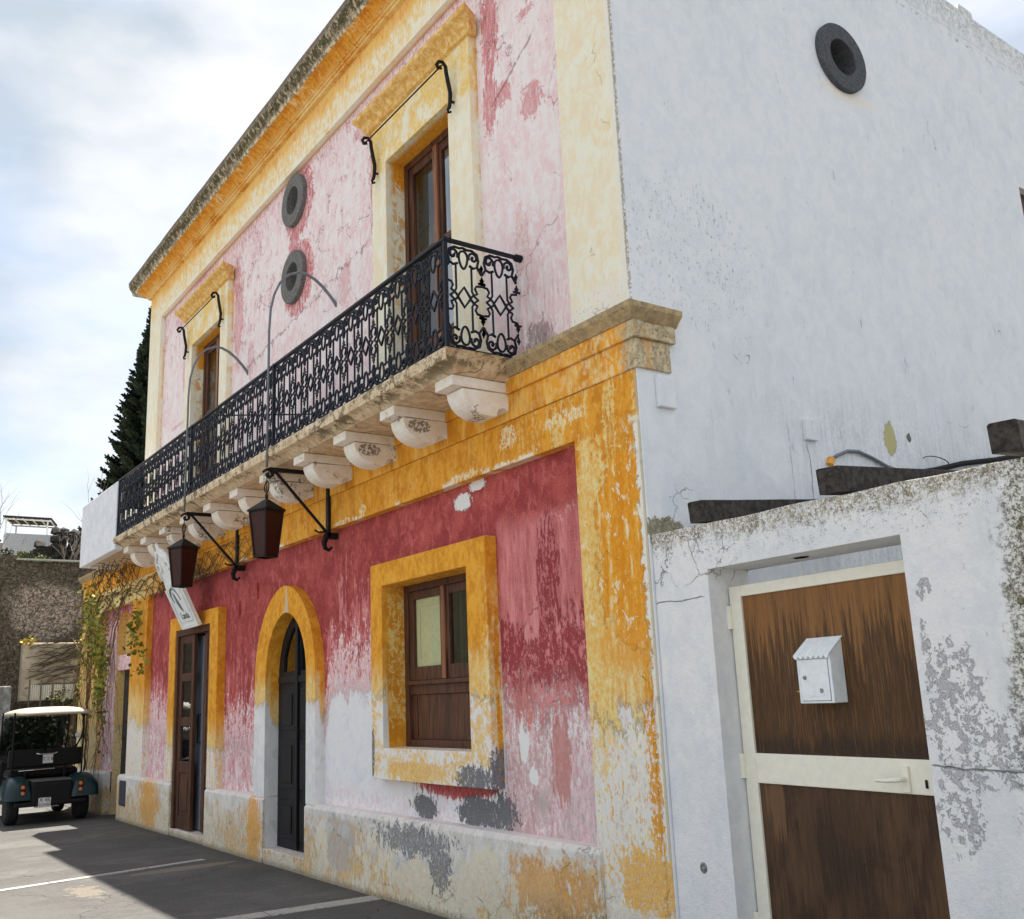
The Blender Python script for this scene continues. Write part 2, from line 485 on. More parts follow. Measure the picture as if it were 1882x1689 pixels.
    col = t.mix(s4*.65, col, t.mix(fi.sm(.4, .6), D(220, 180, 112), D(228, 208, 164)))
    s5 = pil*nb*(cl*.5+cl2*.5).sm(.56, .58)*z.sm(1.4, 1.8)
    col = t.mix(s5*.8, col, D(218, 206, 182))
    eg = (x+.055+(cl2-.5)*.20+(fi-.5)*.08).sm(-.008, .012)*nb
    col = t.mix(eg, col, t.mix(fi.sm(.4, .6), D(208, 204, 196), D(222, 214, 196)))
    eg2 = (x+.018+(fi-.5)*.03).sm(-.004, .006)*z.sm(3.6, 3.5)
    col = t.mix(eg2*.8, col, D(168, 160, 140))
    col = t.mix(pil*t.ell(-.09, 1.05, .05, .75, (st2*.5+cl2*.5), 2.4, .05)*fi.sm(.44, .48), col, D(200, 140, 50))
    col = t.mix(pil*t.ell(-.17, .50, .30, .20, (fi*.4+cl2*.3+cl*.3), 3.0, .08)*(fi*.5+gr*.5).sm(.40, .48), col, t.mix(fi.sm(.4, .6), D(200, 144, 58), D(214, 176, 106)))
    col = t.mix(pil*(z+(cl2-.5)*.2).sm(.36, .30)*.9, col, t.mix(gr.sm(.4, .6), D(186, 180, 166), D(210, 204, 192)))
    # band above the red panel
    ed = band*(z+(fi-.5)*.12+(cl2-.5)*.12).sm(3.275, 3.245)*bl.sm(.52, .55)
    col = t.mix(ed*.95, col, D(220, 212, 194))
    for cx, cz, rx, rz in ((-1.42, 3.44, .10, .08), (-2.05, 3.27, .22, .03), (-3.8, 3.30, .05, .07), (-4.2, 3.26, .2, .025), (-.75, 3.42, .2, .05)):
        col = t.mix(band*t.ell(cx, cz, rx, rz, (fi*.5+cl2*.5), 2.6, .05)*(fi*.5+st2*.5).sm(.46, .52)*.8, col, D(218, 206, 176))
    col = t.mix(band*(x+1.7).sm(0, 1.2)*(fi*.5+st*.5).sm(.52, .57)*.6, col, D(224, 194, 136))
    ln = band*((z-3.555)).abs().sm(.006, .002)
    col = t.mix(band*(x+11.0).sm(1.4, -.6)*(cl*.5+cl2*.5).sm(.42, .5)*.85, col, t.mix(fi.sm(.4, .6), D(214, 186, 120), D(226, 210, 168)))
    col = t.mix(far*(cl*.5+cl2*.5).sm(.40, .48)*.85*nb, col, t.mix(fi.sm(.4, .6), D(206, 186, 134), D(190, 160, 96)))
    lp = (x+10.75).sm(.05, -.05)*(x+11.7).sm(-.05, .05)*nb
    col = t.mix(lp*(x+11.3).sm(.0, -.2)*fi.sm(.4, .5)*(z).sm(1.8, 1.2)*.7, col, D(208, 200, 192))
    k = t.crack(1.8, .006, bl.sm(.55, .65)*cl2.sm(.44, .56), .6)
    col = t.mix(k*.5, col, D(120, 76, 24))
    return t.done(col, .9, fi*.5+cl*.4+gr*.3-wear*.5-eg*.5+s2*.3-k*.6, .011, 1.0)


def mat_surround():
    """ochre door and window surrounds on the ground floor, worn from below"""
    t = T('ochre_surround'); x, z = t.x, t.z
    st = t.noise(20, 20, 3.0, 33, 7, .70); fi = t.noise(40, 40, 28, 31, 7, .74)
    bl = t.noise(3, 3, 2.4, 35, 6, .62, .7); cl = t.noise(7, 7, 5, 38, 6, .66, .6); cl2 = t.noise(16, 16, 11, 58, 6, .7, .8)
    gr = t.noise(120, 120, 90, 2, 4, .75)
    base = t.mix((cl*.5+cl2*.5).sm(.42, .58), D(190, 126, 30), D(212, 152, 52))
    base = t.mix((st*.5+fi*.5).sm(.54, .62)*.45, base, OCHLT)
    base = t.mix(gr.sm(.46, .32)*.25, base, D(160, 98, 22))
    inner = t.y.sm(.02, .06)
    arch = x.sm(-6.7, -6.6)*x.sm(-4.3, -4.4)
    win = x.sm(-4.3, -4.2)
    dr = (1-win)*(1-arch)
    zt = 1.62*win+1.60*arch+1.10*dr-inner*win*1.3-inner*arch*.2
    h = z-zt+(st-.5)*.45+(bl-.5)*(.25+.5*win)+(cl2-.5)*.3*win+(fi-.5)*.16
    wear = h.sm(.03, -.03)
    fade = (h-.22+(st-.5)*.5+(fi-.5)*.4).sm(.12, -.1)
    col = t.mix(fade*.7, base, t.mix(fi.sm(.4, .56), D(216, 170, 92), D(224, 202, 154)))
    col = t.mix(win*(x+1.98).sm(.1, .22)*(1-wear)*(st*.5+fi*.5).sm(.50, .54)*z.sm(2.6, 2.0)*.7, col, D(224, 204, 160))
    bare = t.mix(cl2.sm(.4, .6), D(206, 206, 208), D(216, 212, 198))
    bare = t.mix(arch*.7, bare, t.mix(cl.sm(.4, .6), D(190, 192, 196), D(208, 208, 208)))
    bare = t.mix(win*(cl2*.5+fi*.5).sm(.47, .50)*bl.sm(.40, .5)*.85, bare, t.mix(fi.sm(.4, .6), D(200, 148, 62), D(216, 180, 112)))
    bare = t.mix(dr*(st*.5+fi*.5).sm(.48, .53)*.7, bare, D(208, 162, 90))
    col = t.mix(wear, col, bare)
    # worn arris
    re = win*(x+1.69+(fi-.5)*.03).sm(-.006, .006)*z.sm(.9, 1.0)
    col = t.mix(re*cl2.sm(.40, .46)*.85, col, D(214, 204, 180))
    inw = win*inner*(t.ell(-3.41, 1.95, .4, .5, (fi*.4+cl2*.6), 1.3, .03)*(fi*.6+cl2*.4).sm(.505, .52))
    col = t.mix(inw*.8, col, D(214, 190, 128))
    gg = win*(t.ell(-2.0, 1.00, .24, .09, (cl2*.6+fi*.4), 2.6, .03)+t.ell(-1.72, 1.06, .06, .17, (cl2*.6+fi*.4), 2.4, .03)+t.ell(-3.60, 1.15, .03, .2, fi, 1.4, .03)).sat()*(fi*.6+gr*.4).sm(.43, .46)
    col = t.mix(gg, col, t.mix(gr.sm(.4, .6), D(90, 92, 98), D(126, 126, 130)))
    col = t.mix(win*t.ell(-2.85, 1.02, .55, .085, (fi*.5+cl2*.5), 1.5, .04)*.85, col, t.mix(fi.sm(.4, .6), D(200, 152, 72), D(216, 182, 118)))
    sill = win*t.nz.sm(.5, .9)
    col = t.mix(sill*.8, col, D(212, 206, 196))
    ks = arch*((x+5.55).abs()*2.4+(z-2.80)*.45+(fi-.5)*.03).sm(.03, .01)*z.sm(2.5, 2.53)
    col = t.mix(ks*.8, col, D(180, 170, 146))
    ja = arch*((cl+.0).sm(.5, .6))*inner*z.sm(1.9, 1.2)*.4
    col = t.mix(ja, col, D(150, 150, 146))
    return t.done(col, .9, fi*.5+cl*.4+gr*.3-wear*.5-gg*.6, .011, 1.0)


def mat_plinth():
    t = T('plinth_plaster'); x, z = t.x, t.z
    st = t.noise(16, 16, 3.0, 43, 7, .70); fi = t.noise(38, 38, 28, 41, 7, .74)
    bl = t.noise(2.6, 2.6, 2.2, 45, 6, .62, .8); cl = t.noise(6.5, 6.5, 5, 48, 6, .66, .6); cl2 = t.noise(15, 15, 10, 68, 6, .7, .8)
    gr = t.noise(110, 110, 90, 2, 4, .75); st2 = t.noise(40, 40, 9, 49, 6, .7)
    col = t.mix((cl*.5+cl2*.5).sm(.42, .58), D(212, 208, 202), D(190, 188, 184))
    col = t.mix(gr.sm(.5, .66)*.4, col, D(170, 166, 158))
    yb = z+(bl-.5)*1.1+(cl-.5)*.35+(fi-.5)*.15
    yel = yb.sm(.40, .32)
    col = t.mix(yel*.55, col, t.mix(fi.sm(.4, .6), D(206, 186, 146), D(218, 206, 176)))
    yh = (bl*.5+cl*.25+(st2-.5)*.4+.125).sm(.50, .54)*z.sm(.60, .5)
    yh = yh*(1-t.ell(-2.4, .45, .95, .6, cl, 1.8, .2))
    col = t.mix(yh*(fi*.5+st2*.5).sm(.46, .52)*.9, col, t.mix(fi.sm(.4, .6), D(198, 142, 58), D(214, 172, 98)))
    col = t.mix(t.ell(-1.12, .34, .42, .24, (cl2*.4+fi*.3+cl*.3), 3.4, .14)*.75, col, t.mix(gr.sm(.4, .6), D(190, 128, 50), D(214, 168, 98)))
    col = t.mix(t.ell(-4.25, .36, .30, .24, cl, .8, .15)*.6, col, D(168, 166, 164))
    col = t.mix(t.ell(-10.3, .35, .42, .40, (st2*.4+fi*.3+cl2*.3), 3.5, .08)*.85, col, D(206, 150, 64))
    col = t.mix(t.ell(-6.35, .3, .20, .42, (st2*.4+fi*.3+cl2*.3), 3.2, .08)*.85, col, D(208, 150, 64))
    gg = (t.ell(-2.95, .50, .55, .10, (cl2*.6+fi*.4), 3.0, .03)+t.ell(-2.50, .34, .14, .20, (cl2*.6+fi*.4), 2.4, .03)).sat()*(fi*.6+gr*.4).sm(.46, .49)
    col = t.mix(gg*.9, col, t.mix(gr.sm(.4, .6), D(98, 100, 104), D(140, 140, 144)))
    col = t.mix(t.nz.sm(.5, .9)*.8, col, D(214, 200, 198))
    rough = (1-t.ell(-2.9, .4, 1.9, .6, bl, .3, .2))*z.sm(.5, .2)
    col = t.mix(rough*(gr*.5+fi*.5).sm(.50, .56)*.6, col, D(132, 126, 114))
    col = t.mix((z+(fi-.5)*.15).sm(.07, .0)*.8, col, D(126, 118, 102))
    bt = (x+.9).sm(-1.5, .5)*(z+(bl-.5)*.3).sm(.35, .2)
    col = t.mix(bt*(gr*.5+fi*.5).sm(.48, .53)*.8, col, D(112, 108, 98))
    k = t.crack(2.1, .007, bl.sm(.5, .6)*cl2.sm(.42, .54), .6)
    col = t.mix(k*.5, col, D(110, 104, 96))
    return t.done(col, .92, fi*.6+cl*.4+gr*.4-gg*.6-k*.6-yh*.2, .014, 1.0)


def mat_pink():
    t = T('faded_pink_limewash'); x, z = t.x, t.z
    st = t.noise(12, 12, 1.6, 53, 7, .68); fi = t.noise(38, 38, 26, 51, 7, .74)
    bl = t.noise(2.0, 2.0, 1.6, 55, 6, .62, .7); cl = t.noise(6, 6, 4.5, 58, 6, .66, .6); cl2 = t.noise(14, 14, 10, 78, 6, .7, .8)
    st2 = t.noise(30, 30, 6, 59, 6, .70); gr = t.noise(120, 120, 90, 2, 4, .75)
    ch = t.vor(5, 5, 5, 33, 'DISTANCE_TO_EDGE', .6)
    col = t.mix((cl*.5+cl2*.5).sm(.42, .60), D(218, 204, 204), D(208, 184, 187))
    col = t.mix(st.sm(.50, .60)*.55, col, D(222, 212, 210))
    col = t.mix(bl.sm(.50, .60)*cl2.sm(.42, .56)*.45, col, D(204, 166, 170))
    col = t.mix(gr.sm(.56, .68)*.4, col, D(190, 164, 166))
    rd = D(166, 84, 90)
    hi = z+(bl-.5)*1.4+(st-.5)*1.2
    col = t.mix(hi.sm(6.9, 7.7)*(st2*.5+fi*.5).sm(.49, .54)*.8, col, t.mix(fi.sm(.4, .6), D(164, 86, 94), D(194, 134, 138)))
    lo = (z+(st-.5)*1.0).sm(5.2, 4.2)*(x+1.7).sm(0, .3)
    col = t.mix(lo*(st*.5+st2*.5).sm(.46, .54)*.6, col, D(190, 150, 156))
    def patch(cx, cz, rx, rz, k=.8, nz=None, c=None):
        nonlocal col
        n_ = (nz*.5+fi*.25+cl2*.25) if nz is not None else (fi*.5+cl2*.5)
        c = c or t.mix((fi*.6+gr*.4).sm(.42, .56), D(160, 76, 84), D(194, 124, 128))
        col = t.mix(t.ell(cx, cz, rx, rz, n_, 2.2, .10)*((st2*.5+fi*.5).sm(.42, .52)*.6+.4)*k, col, c)
    patch(-1.55, 7.0, .12, .45, .9, st2); patch(-1.58, 6.35, .10, .28, .85, st2); patch(-1.40, 6.30, .12, .10, .8)
    patch(-7.42, 6.45, .16, .6, .6, st2); patch(-7.5, 7.0, .1, .3, .5, st2)
    patch(-1.02, 7.15, .07, .22, .75, st2); patch(-1.05, 6.85, .10, .05, .7); patch(-1.02, 6.05, .13, .15, .7)
    patch(-1.23, 4.95, .11, .28, .6, None, t.mix(fi.sm(.42, .56), D(160, 120, 116), D(208, 182, 176)))
    patch(-4.3, 5.75, .12, .25, .55, None, D(188, 136, 142)); patch(-6.95, 5.75, .10, .26, .5, None, D(184, 120, 126))
    patch(-3.66, 6.7, .05, .55, .75, st2); patch(-3.8, 7.3, .25, .12, .5, st2); patch(-9.65, 6.4, .10, .3, .5, st2)
    patch(-1.07, 4.10, .17, .15, .9, None, t.mix(fi.sm(.4, .56), D(96, 86, 84), D(150, 132, 130)))
    patch(-9.9, 5.62, .35, .03, .45)
    for cz in (7.26, 6.31):
        a = (x+5.50)/.42; b = (z-cz+.03)/.45; d = (a*a+b*b)._m('SQRT')
        ring = (1.0-d+(fi-.5)*.5+(cl2-.5)*.6).sm(-.03, .05)
        col = t.mix(ring*(.25+(st2*.5+fi*.5).sm(.45, .52)*.65), col, D(176, 88, 92))
    patch(-5.62, 6.80, .14, .2, .85, st2)
    # crazed plaster high on the left, long diagonal crack
    k = t.crack(.8, .004, bl.sm(.44, .54)*cl2.sm(.40, .52), .9, 4)+t.crack(2.6, .014, bl.sm(.50, .56)*z.sm(5.8, 6.3), .9, 8)+t.crack(5, .02, cl.sm(.56, .6)*z.sm(6, 6.6), .6, 2)
    dg = (z-6.02+(x+3.5)*-.10+(cl-.5)*.35+(fi-.5)*.05).abs().sm(.016, .004)*x.sm(-7.3, -6.9)*x.sm(-3.7, -3.9)*cl2.sm(.42, .5)
    dg2 = cl2.sm(.40, .5)*(z-6.42-(x+1.3)*.55+(cl2-.5)*.10+(fi-.5)*.05).abs().sm(.018, .004)*x.sm(-1.6, -1.55)*x.sm(-.95, -1.0)
    k = (k+dg+dg2).sat()
    col = t.mix(k*.6, col, D(150, 88, 92))
    pit = (fi*.5+st2*.5).sm(.60, .625)*bl.sm(.4, .55)
    col = t.mix(pit*.55, col, D(150, 112, 116))
    return t.done(col, .92, fi*.5+cl*.4+gr*.3-k*.6-pit*.6, .011, 1.0)


def mat_white(name, y=False, gate=False):
    t = T(name); x, z = t.x, t.z
    h = t.y if y else t.x
    st = t.noise(9, 9, .8, 63, 7, .66); fi = t.noise(42, 42, 42, 61, 7, .74)
    bl = t.noise(1.5, 1.5, 1.1, 65, 6, .62, .5); cl = t.noise(6, 6, 5, 68, 6, .66, .4); cl2 = t.noise(16, 16, 14, 88, 6, .72, .5)
    sp = t.noise(46, 46, 26, 77, 5, .8); gr = t.noise(120, 120, 120, 2, 4, .75)
    st2 = t.noise(26, 26, 2.4, 83, 6, .7)
    col = t.mix((cl*.5+cl2*.5).sm(.42, .60), D(210, 211, 213), D(201, 203, 207))
    col = t.mix((bl*.75+cl*.25).sm(.44, .64)*.40, col, D(186, 193, 197))
    col = t.mix(st.sm(.54, .66)*bl.sm(.46, .62)*.3, col, D(176, 184, 188))
    col = t.mix(t.noise(3.2, 3.2, 1.2, 21, 6, .7, .8).sm(.52, .66)*.15, col, D(212, 214, 216))
    col = t.mix(st2.sm(.58, .68)*bl.sm(.50, .62)*.22, col, D(166, 174, 178))
    col = t.mix(gr.sm(.60, .68)*.25, col, D(160, 166, 172))
    spk = (sp.sm(.66, .70)*(bl.sm(.44, .58))).sat()
    col = t.mix(spk*.6, col, D(112, 118, 122))
    hh = fi*.4+cl*.5+gr*.2+t.noise(3.0, 3.0, 2.2, 70, 3, .5)*1.8
    if not gate:
        col = t.mix(.22, col, D(182, 192, 203))
        dr = t.noise(26, 26, 1.5, 93, 6, .74).sm(.60, .70)*bl.sm(.46, .58)*cl.sm(.42, .56)
        col = t.mix(dr*.45, col, D(132, 138, 144))
        dia = t.noise(15, 15, 3.4, 99, 6, .74).sm(.63, .68)*cl.sm(.46, .58)
        lowd = (z+(st-.5)*1.2+(cl2-.5)*.5).sm(3.9, 3.2)*(h+(bl-.5)*2).sm(.9, 2.0)
        col = t.mix(lowd*(fi*.5+st2*.5).sm(.44, .58)*.5, col, D(158, 164, 166))
        gp = t.ell(.55, 4.5, .7, .55, (cl*.5+fi*.5), 1.6, .2, y=True)*sp.sm(.58, .62)
        col = t.mix(gp*.7, col, D(120, 124, 124))
        col = t.mix(dia*.6, col, D(124, 128, 132))
        tz = z+h*.045
        top = (tz+(st-.5)*.5+(cl2-.5)*.2).sm(7.85, 8.15)
        col = t.mix(top*(fi*.5+cl2*.5).sm(.46, .54)*.6, col, D(150, 146, 136))
        ln = (tz-7.86+(cl2-.5)*.12).abs().sm(.035, .0)*(fi*.5+cl2*.5).sm(.50, .54)*cl.sm(.46, .54)
        col = t.mix(ln*.9, col, D(116, 98, 74))
        col = t.mix((tz-7.93+(cl-.5)*.03).abs().sm(.012, .0)*.35, col, D(140, 144, 150))
        ex = t.ell(2.6, 3.38, .075, .13, (fi*.4+cl2*.6), 1.3, .02, y=True)
        col = t.mix(ex, col, D(166, 160, 116))
        col = t.mix(t.ell(2.85, 3.42, .03, .04, fi, 1, .03, y=True), col, D(90, 98, 88))
        dm = t.ell(2.62, 6.38, .35, .07, cl2, 1.0, .2, y=True)
        col = t.mix(dm*.6, col, D(212, 202, 188))
        ex2 = t.ell(.12, 2.53, .20, .075, cl2, 1.3, .02, y=True)
        col = t.mix(ex2, col, t.mix(fi.sm(.4, .6), D(112, 110, 92), D(150, 146, 124)))
        sm1 = (h-1.40).abs().sm(.012, .0)*(1-(z-3.0)*0)*z.sm(3.45, 3.3)*fi.sm(.45, .55)
        crk = t.crack(2.2, .008, t.ell(.25, 2.62, .35, .2, bl, .4, .15, y=True)*cl2.sm(.40, .52), .9, 3)+t.crack(.5, .002, bl.sm(.62, .68)*cl2.sm(.44, .56), .9, 6)
        lk = (h-1.60+(cl-.5)*.08).abs().sm(.007, .001)*z.sm(2.75, 2.8)*z.sm(3.26, 3.2)
        crk = (crk+lk+sm1*.4).sat()
        col = t.mix(crk*.6, col, D(110, 114, 116))
        edge = (h-.005+(fi-.5)*.04).sm(.012, .0)*z.sm(3.9, 4.0)
        col = t.mix(edge*fi.sm(.46, .54)*.8, col, D(110, 102, 84))
        return t.done(col, .9, hh-ex-crk, .010, .9)
    # gate wall: mossy top, worn render to the right of the gate
    tz = z+(x-0)*.022
    top = (tz+(cl2-.5)*.22+(fi-.5)*.14+(bl-.5)*.12).sm(2.36, 2.46)
    col = t.mix(top*(fi*.5+gr*.5).sm(.45, .52)*.85, col, t.mix(cl2.sm(.4, .6), D(150, 140, 112), D(112, 100, 74)))
    tz2 = (tz+(cl2-.5)*.35+(fi-.5)*.3).sm(2.26, 2.40)
    col = t.mix(tz2*(fi*.4+gr*.6).sm(.555, .59)*.8, col, D(74, 68, 52))
    rg = (x+(bl-.5)*.35+(cl2-.5)*.25+(z-1.6)*-.05).sm(2.20, 2.32)
    rz = z.sm(1.15, 1.6)
    rc = t.mix((fi*.5+cl2*.5).sm(.45, .55), D(202, 202, 196), D(168, 166, 154))
    rc = t.mix((gr*.4+fi*.6).sm(.55, .575)*.8, rc, D(104, 104, 92))
    rc = t.mix((cl*.5+cl2*.5).sm(.545, .565)*z.sm(1.3, 1.7)*.85, rc, t.mix(gr.sm(.4, .6), D(84, 82, 58), D(124, 118, 80)))
    col = t.mix(rg*(.25+.75*rz), col, rc)
    fl = (t.ell(1.95, 1.42, .13, .26, (cl2*.6+fi*.4), 1.9, .02)+t.ell(1.84, 1.70, .022, .16, cl2, 1.2, .02)+t.ell(1.86, 1.98, .035, .05, cl2, 1.2, .02)+t.ell(1.90, 1.02, .10, .13, cl2, 1.9, .02)+t.ell(2.1, 1.30, .12, .12, cl2, 1.9, .02)).sat()*(fi*.6+cl2*.4).sm(.508, .522)
    col = t.mix(fl*.9, col, t.mix(gr.sm(.4, .6), D(150, 152, 158), D(172, 170, 172)))
    pit = (fi*.5+sp*.5).sm(.60, .62)*(x).sm(1.75, 2.0)*.6
    col = t.mix(pit, col, D(110, 110, 108))
    cre = t.ell(.3, 2.32, .42, .16, bl, .3, .2)
    crk = t.crack(2.6, .013, cre, .9, 3)+t.crack(6, .02, cre*cl.sm(.48, .55), .7, 5)+t.crack(.9, .003, bl.sm(.55, .65)*rg*cl2.sm(.42, .52), .9, 9)
    crk = (crk+(z-1.215+(cl-.5)*.05+(x-2)*.03).abs().sm(.006, .0)*x.sm(1.78, 1.8)+(z-2.08+(cl-.5)*.06).abs().sm(.005, .0)*x.sm(.46, .4)).sat()
    col = t.mix(crk*.7, col, D(104, 104, 104))
    wr = t.ell(.236, .66, .07, .10, cl, .5, .1)
    col = t.mix(wr*.35, col, D(216, 216, 220))
    return t.done(col, .9, hh*1.3-fl*.7-crk*.8-rg*(fi*.5+gr*.5).sm(.5, .6)*1.1, .011, 1.0)


def mat_stone(name, a, b, c, sc=10, moss=.5, rough=.95):
    t = T(name)
    n = t.noise(sc, sc, sc, 5, 6, .7); n2 = t.noise(sc*3.2, sc*3.2, sc*3.2, 9, 5, .7); n3 = t.noise(sc*.35, sc*.35, sc*.35, 2, 4, .6)
    col = t.mix(n.sm(.36, .6), a, b)
    col = t.mix(n2.sm(.5, .62)*n3.sm(.35, .65)*moss, col, c)
    return t.done(col, rough, n*.6+n2*.5, .008, .8)


def mat_cove():
    t = T('ochre_cove'); n = t.noise(14, 8, 8, 5, 7, .74, .5); n2 = t.noise(46, 46, 46, 9, 6, .74); st = t.noise(26, 10, 6, 12, 6, .7); b = t.noise(2.2, 3, 3, 3, 5, .6, .5)
    col = t.mix((n*.5+st*.5).sm(.42, .58), D(176, 112, 30), D(204, 146, 56))
    col = t.mix(n2.sm(.54, .62)*.5, col, D(128, 88, 36))
    low = (t.z+(n-.5)*.10+(b-.5)*.10).sm(8.19, 8.13)
    col = t.mix(low*(n2*.5+b*.5).sm(.44, .50)*.8, col, D(216, 184, 124))
    col = t.mix(b.sm(.56, .64)*n.sm(.44, .54)*.7, col, D(214, 190, 140))
    return t.done(col, .95, n*.7+n2*.5, .010, .9)


def mat_cornice():
    t = T('mossy_cornice'); n = t.noise(16, 10, 10, 5, 7, .74); n2 = t.noise(50, 50, 50, 9, 6, .74); n3 = t.noise(5, 5, 5, 2, 6, .66, .6)
    st = t.noise(22, 22, 5, 12, 6, .7)
    col = t.mix(n.sm(.40, .58), D(172, 160, 138), D(120, 110, 94))
    lip = (t.z+(n3-.5)*.03).sm(8.36, 8.40)
    col = t.mix(lip*.75, col, D(96, 86, 78))
    m_ = (t.z+(st-.5)*.20+(n3-.5)*.12).sm(8.26, 8.32)*(t.z+(st-.5)*.1).sm(8.40, 8.36)
    col = t.mix(m_*(n*.5+st*.5).sm(.44, .50)*.92, col, t.mix(n2.sm(.4, .6), D(40, 38, 28), D(84, 82, 50)))
    col = t.mix(n2.sm(.56, .62)*.6, col, D(70, 64, 50))
    low = (t.z+(st-.5)*.05).sm(8.27, 8.25)
    col = t.mix(low*n.sm(.52, .44)*.7, col, D(214, 200, 168))
    return t.done(col, .95, n*.7+n2*.5, .012, .9)


def mat_wood(name, a, b, dark, sx=60, sz=3, rough=.5, stain=0.0, gate=False):
    t = T(name)
    g = t.noise(sx, sx, sz, 3, 5, .6, .6); g2 = t.noise(sx*.3, sx*.3, sz*.5, 8, 4, .6)
    col = t.mix(g.sm(.36, .66), a, b)
    col = t.mix(g2.sm(.5, .66)*.5, col, dark)
    if gate:
        st = t.noise(46, 46, 1.6, 6, 6, .66); s2 = t.noise(110, 110, 4, 2, 5, .72); bl = t.noise(5, 5, 2.4, 14, 5, .6, .4); gn = t.noise(160, 160, 60, 4, 4, .8)
        up_ = t.z.sm(1.12, 1.16)
        low = (t.z+(st-.5)*1.5+(s2-.5)*.4+(bl-.5)*.45).sm(1.90, 1.74)
        col = t.mix(low*(.45+s2.sm(.40, .56)*.5), col, t.mix(s2.sm(.45, .6), D(36, 26, 18), D(66, 48, 32)))
        lt = (st.sm(.42, .34))*bl.sm(.40, .55)
        col = t.mix(lt*.45, col, D(134, 100, 62))
        col = t.mix((t.z+(st-.5)*.2+(bl-.5)*.15).sm(1.36, 1.26)*.8, col, D(42, 32, 24))
        col = t.mix((1-up_)*.92, col, t.mix((bl*.5+s2*.5).sm(.42, .58), D(52, 38, 28), D(82, 60, 42)))
        col = t.mix((1-up_)*t.ell(1.12, .78, .2, .26, (bl*.5+st*.5), 1.6, .5)*.5, col, D(44, 32, 24))
        grn = t.noise(150, 150, 5, 31, 4, .7, .4)
        col = t.mix(grn.sm(.55, .66)*(up_*.35+.10), col, D(46, 32, 22))
        col = t.mix(grn.sm(.42, .34)*(up_*.2+.08), col, D(140, 106, 66))
        col = t.mix((1-up_)*t.ell(.70, 1.0, .06, .2, st, 1.2, .2)*.5, col, D(120, 88, 62))
        col = t.mix(gn.sm(.62, .68)*.3, col, D(140, 112, 80))
        mk = t.ell(.96, 1.545, .035, .005, st, .3, .3)
        col = t.mix(mk*.6, col, D(190, 160, 100))
    return t.done(col, rough, g*.5, .002, .5, spec=.25)


def mat_iron(name, c=(.018, .02, .026), rough=.45):
    t = T(name); n = t.noise(60, 60, 60, 1, 4, .6); n2 = t.noise(14, 14, 14, 7, 4, .6)
    col = t.mix(n.sm(.5, .7)*.5, c, (c[0]*2.2, c[1]*2.0, c[2]*1.8))
    col = t.mix(n2.sm(.58, .7)*.3, col, (.07, .035, .02))
    return t.done(col, rough, n, .001, .4, spec=.22)


def plain(name, c, rough=.5, metal=0, spec=.4, amt=.12, sc=25):
    t = T(name); n = t.noise(sc, sc, sc, 1, 4, .6)
    col = t.mix(n.sm(.35, .65), tuple(v*(1-amt) for v in c), tuple(min(.95, v*(1+amt)) for v in c))
    return t.done(col, rough, n, .001, .25, metal=metal, spec=spec)


def mat_glass(name, tint=(.85, .9, .9), refl=.5, rough=.02):
    m_ = bpy.data.materials.new(name); m_.use_nodes = True; nt = m_.node_tree; nt.nodes.clear()
    o = nt.nodes.new('ShaderNodeOutputMaterial'); mx = nt.nodes.new('ShaderNodeMixShader')
    tr = nt.nodes.new('ShaderNodeBsdfTransparent'); gl = nt.nodes.new('ShaderNodeBsdfGlossy')
    fr = nt.nodes.new('ShaderNodeFresnel'); fr.inputs[0].default_value = 1.5
    ge = nt.nodes.new('ShaderNodeNewGeometry'); bk = nt.nodes.new('ShaderNodeMath'); bk.operation = 'SUBTRACT'; bk.inputs[0].default_value = 1.0; bk.use_clamp = True
    mu = nt.nodes.new('ShaderNodeMath'); mu.operation = 'MULTIPLY'; nt.links.new(ge.outputs['Backfacing'], bk.inputs[1])
    ad = nt.nodes.new('ShaderNodeMath'); ad.operation = 'MULTIPLY_ADD'; ad.inputs[1].default_value = 1.0; ad.inputs[2].default_value = refl*.2
    ns = nt.nodes.new('ShaderNodeTexNoise'); ns.inputs['Scale'].default_value = 3
    bp = nt.nodes.new('ShaderNodeBump'); bp.inputs['Strength'].default_value = .08; bp.inputs['Distance'].default_value = .02
    nt.links.new(ns.outputs[0], bp.inputs['Height']); nt.links.new(bp.outputs[0], gl.inputs['Normal'])
    tr.inputs[0].default_value = (*tint, 1); gl.inputs[0].default_value = (.9, .95, 1, 1); gl.inputs[1].default_value = rough
    nt.links.new(fr.outputs[0], ad.inputs[0]); nt.links.new(ad.outputs[0], mu.inputs[0]); nt.links.new(bk.outputs[0], mu.inputs[1]); nt.links.new(mu.outputs[0], mx.inputs[0])
    nt.links.new(tr.outputs[0], mx.inputs[1]); nt.links.new(gl.outputs[0], mx.inputs[2]); nt.links.new(mx.outputs[0], o.inputs[0])
    return m_


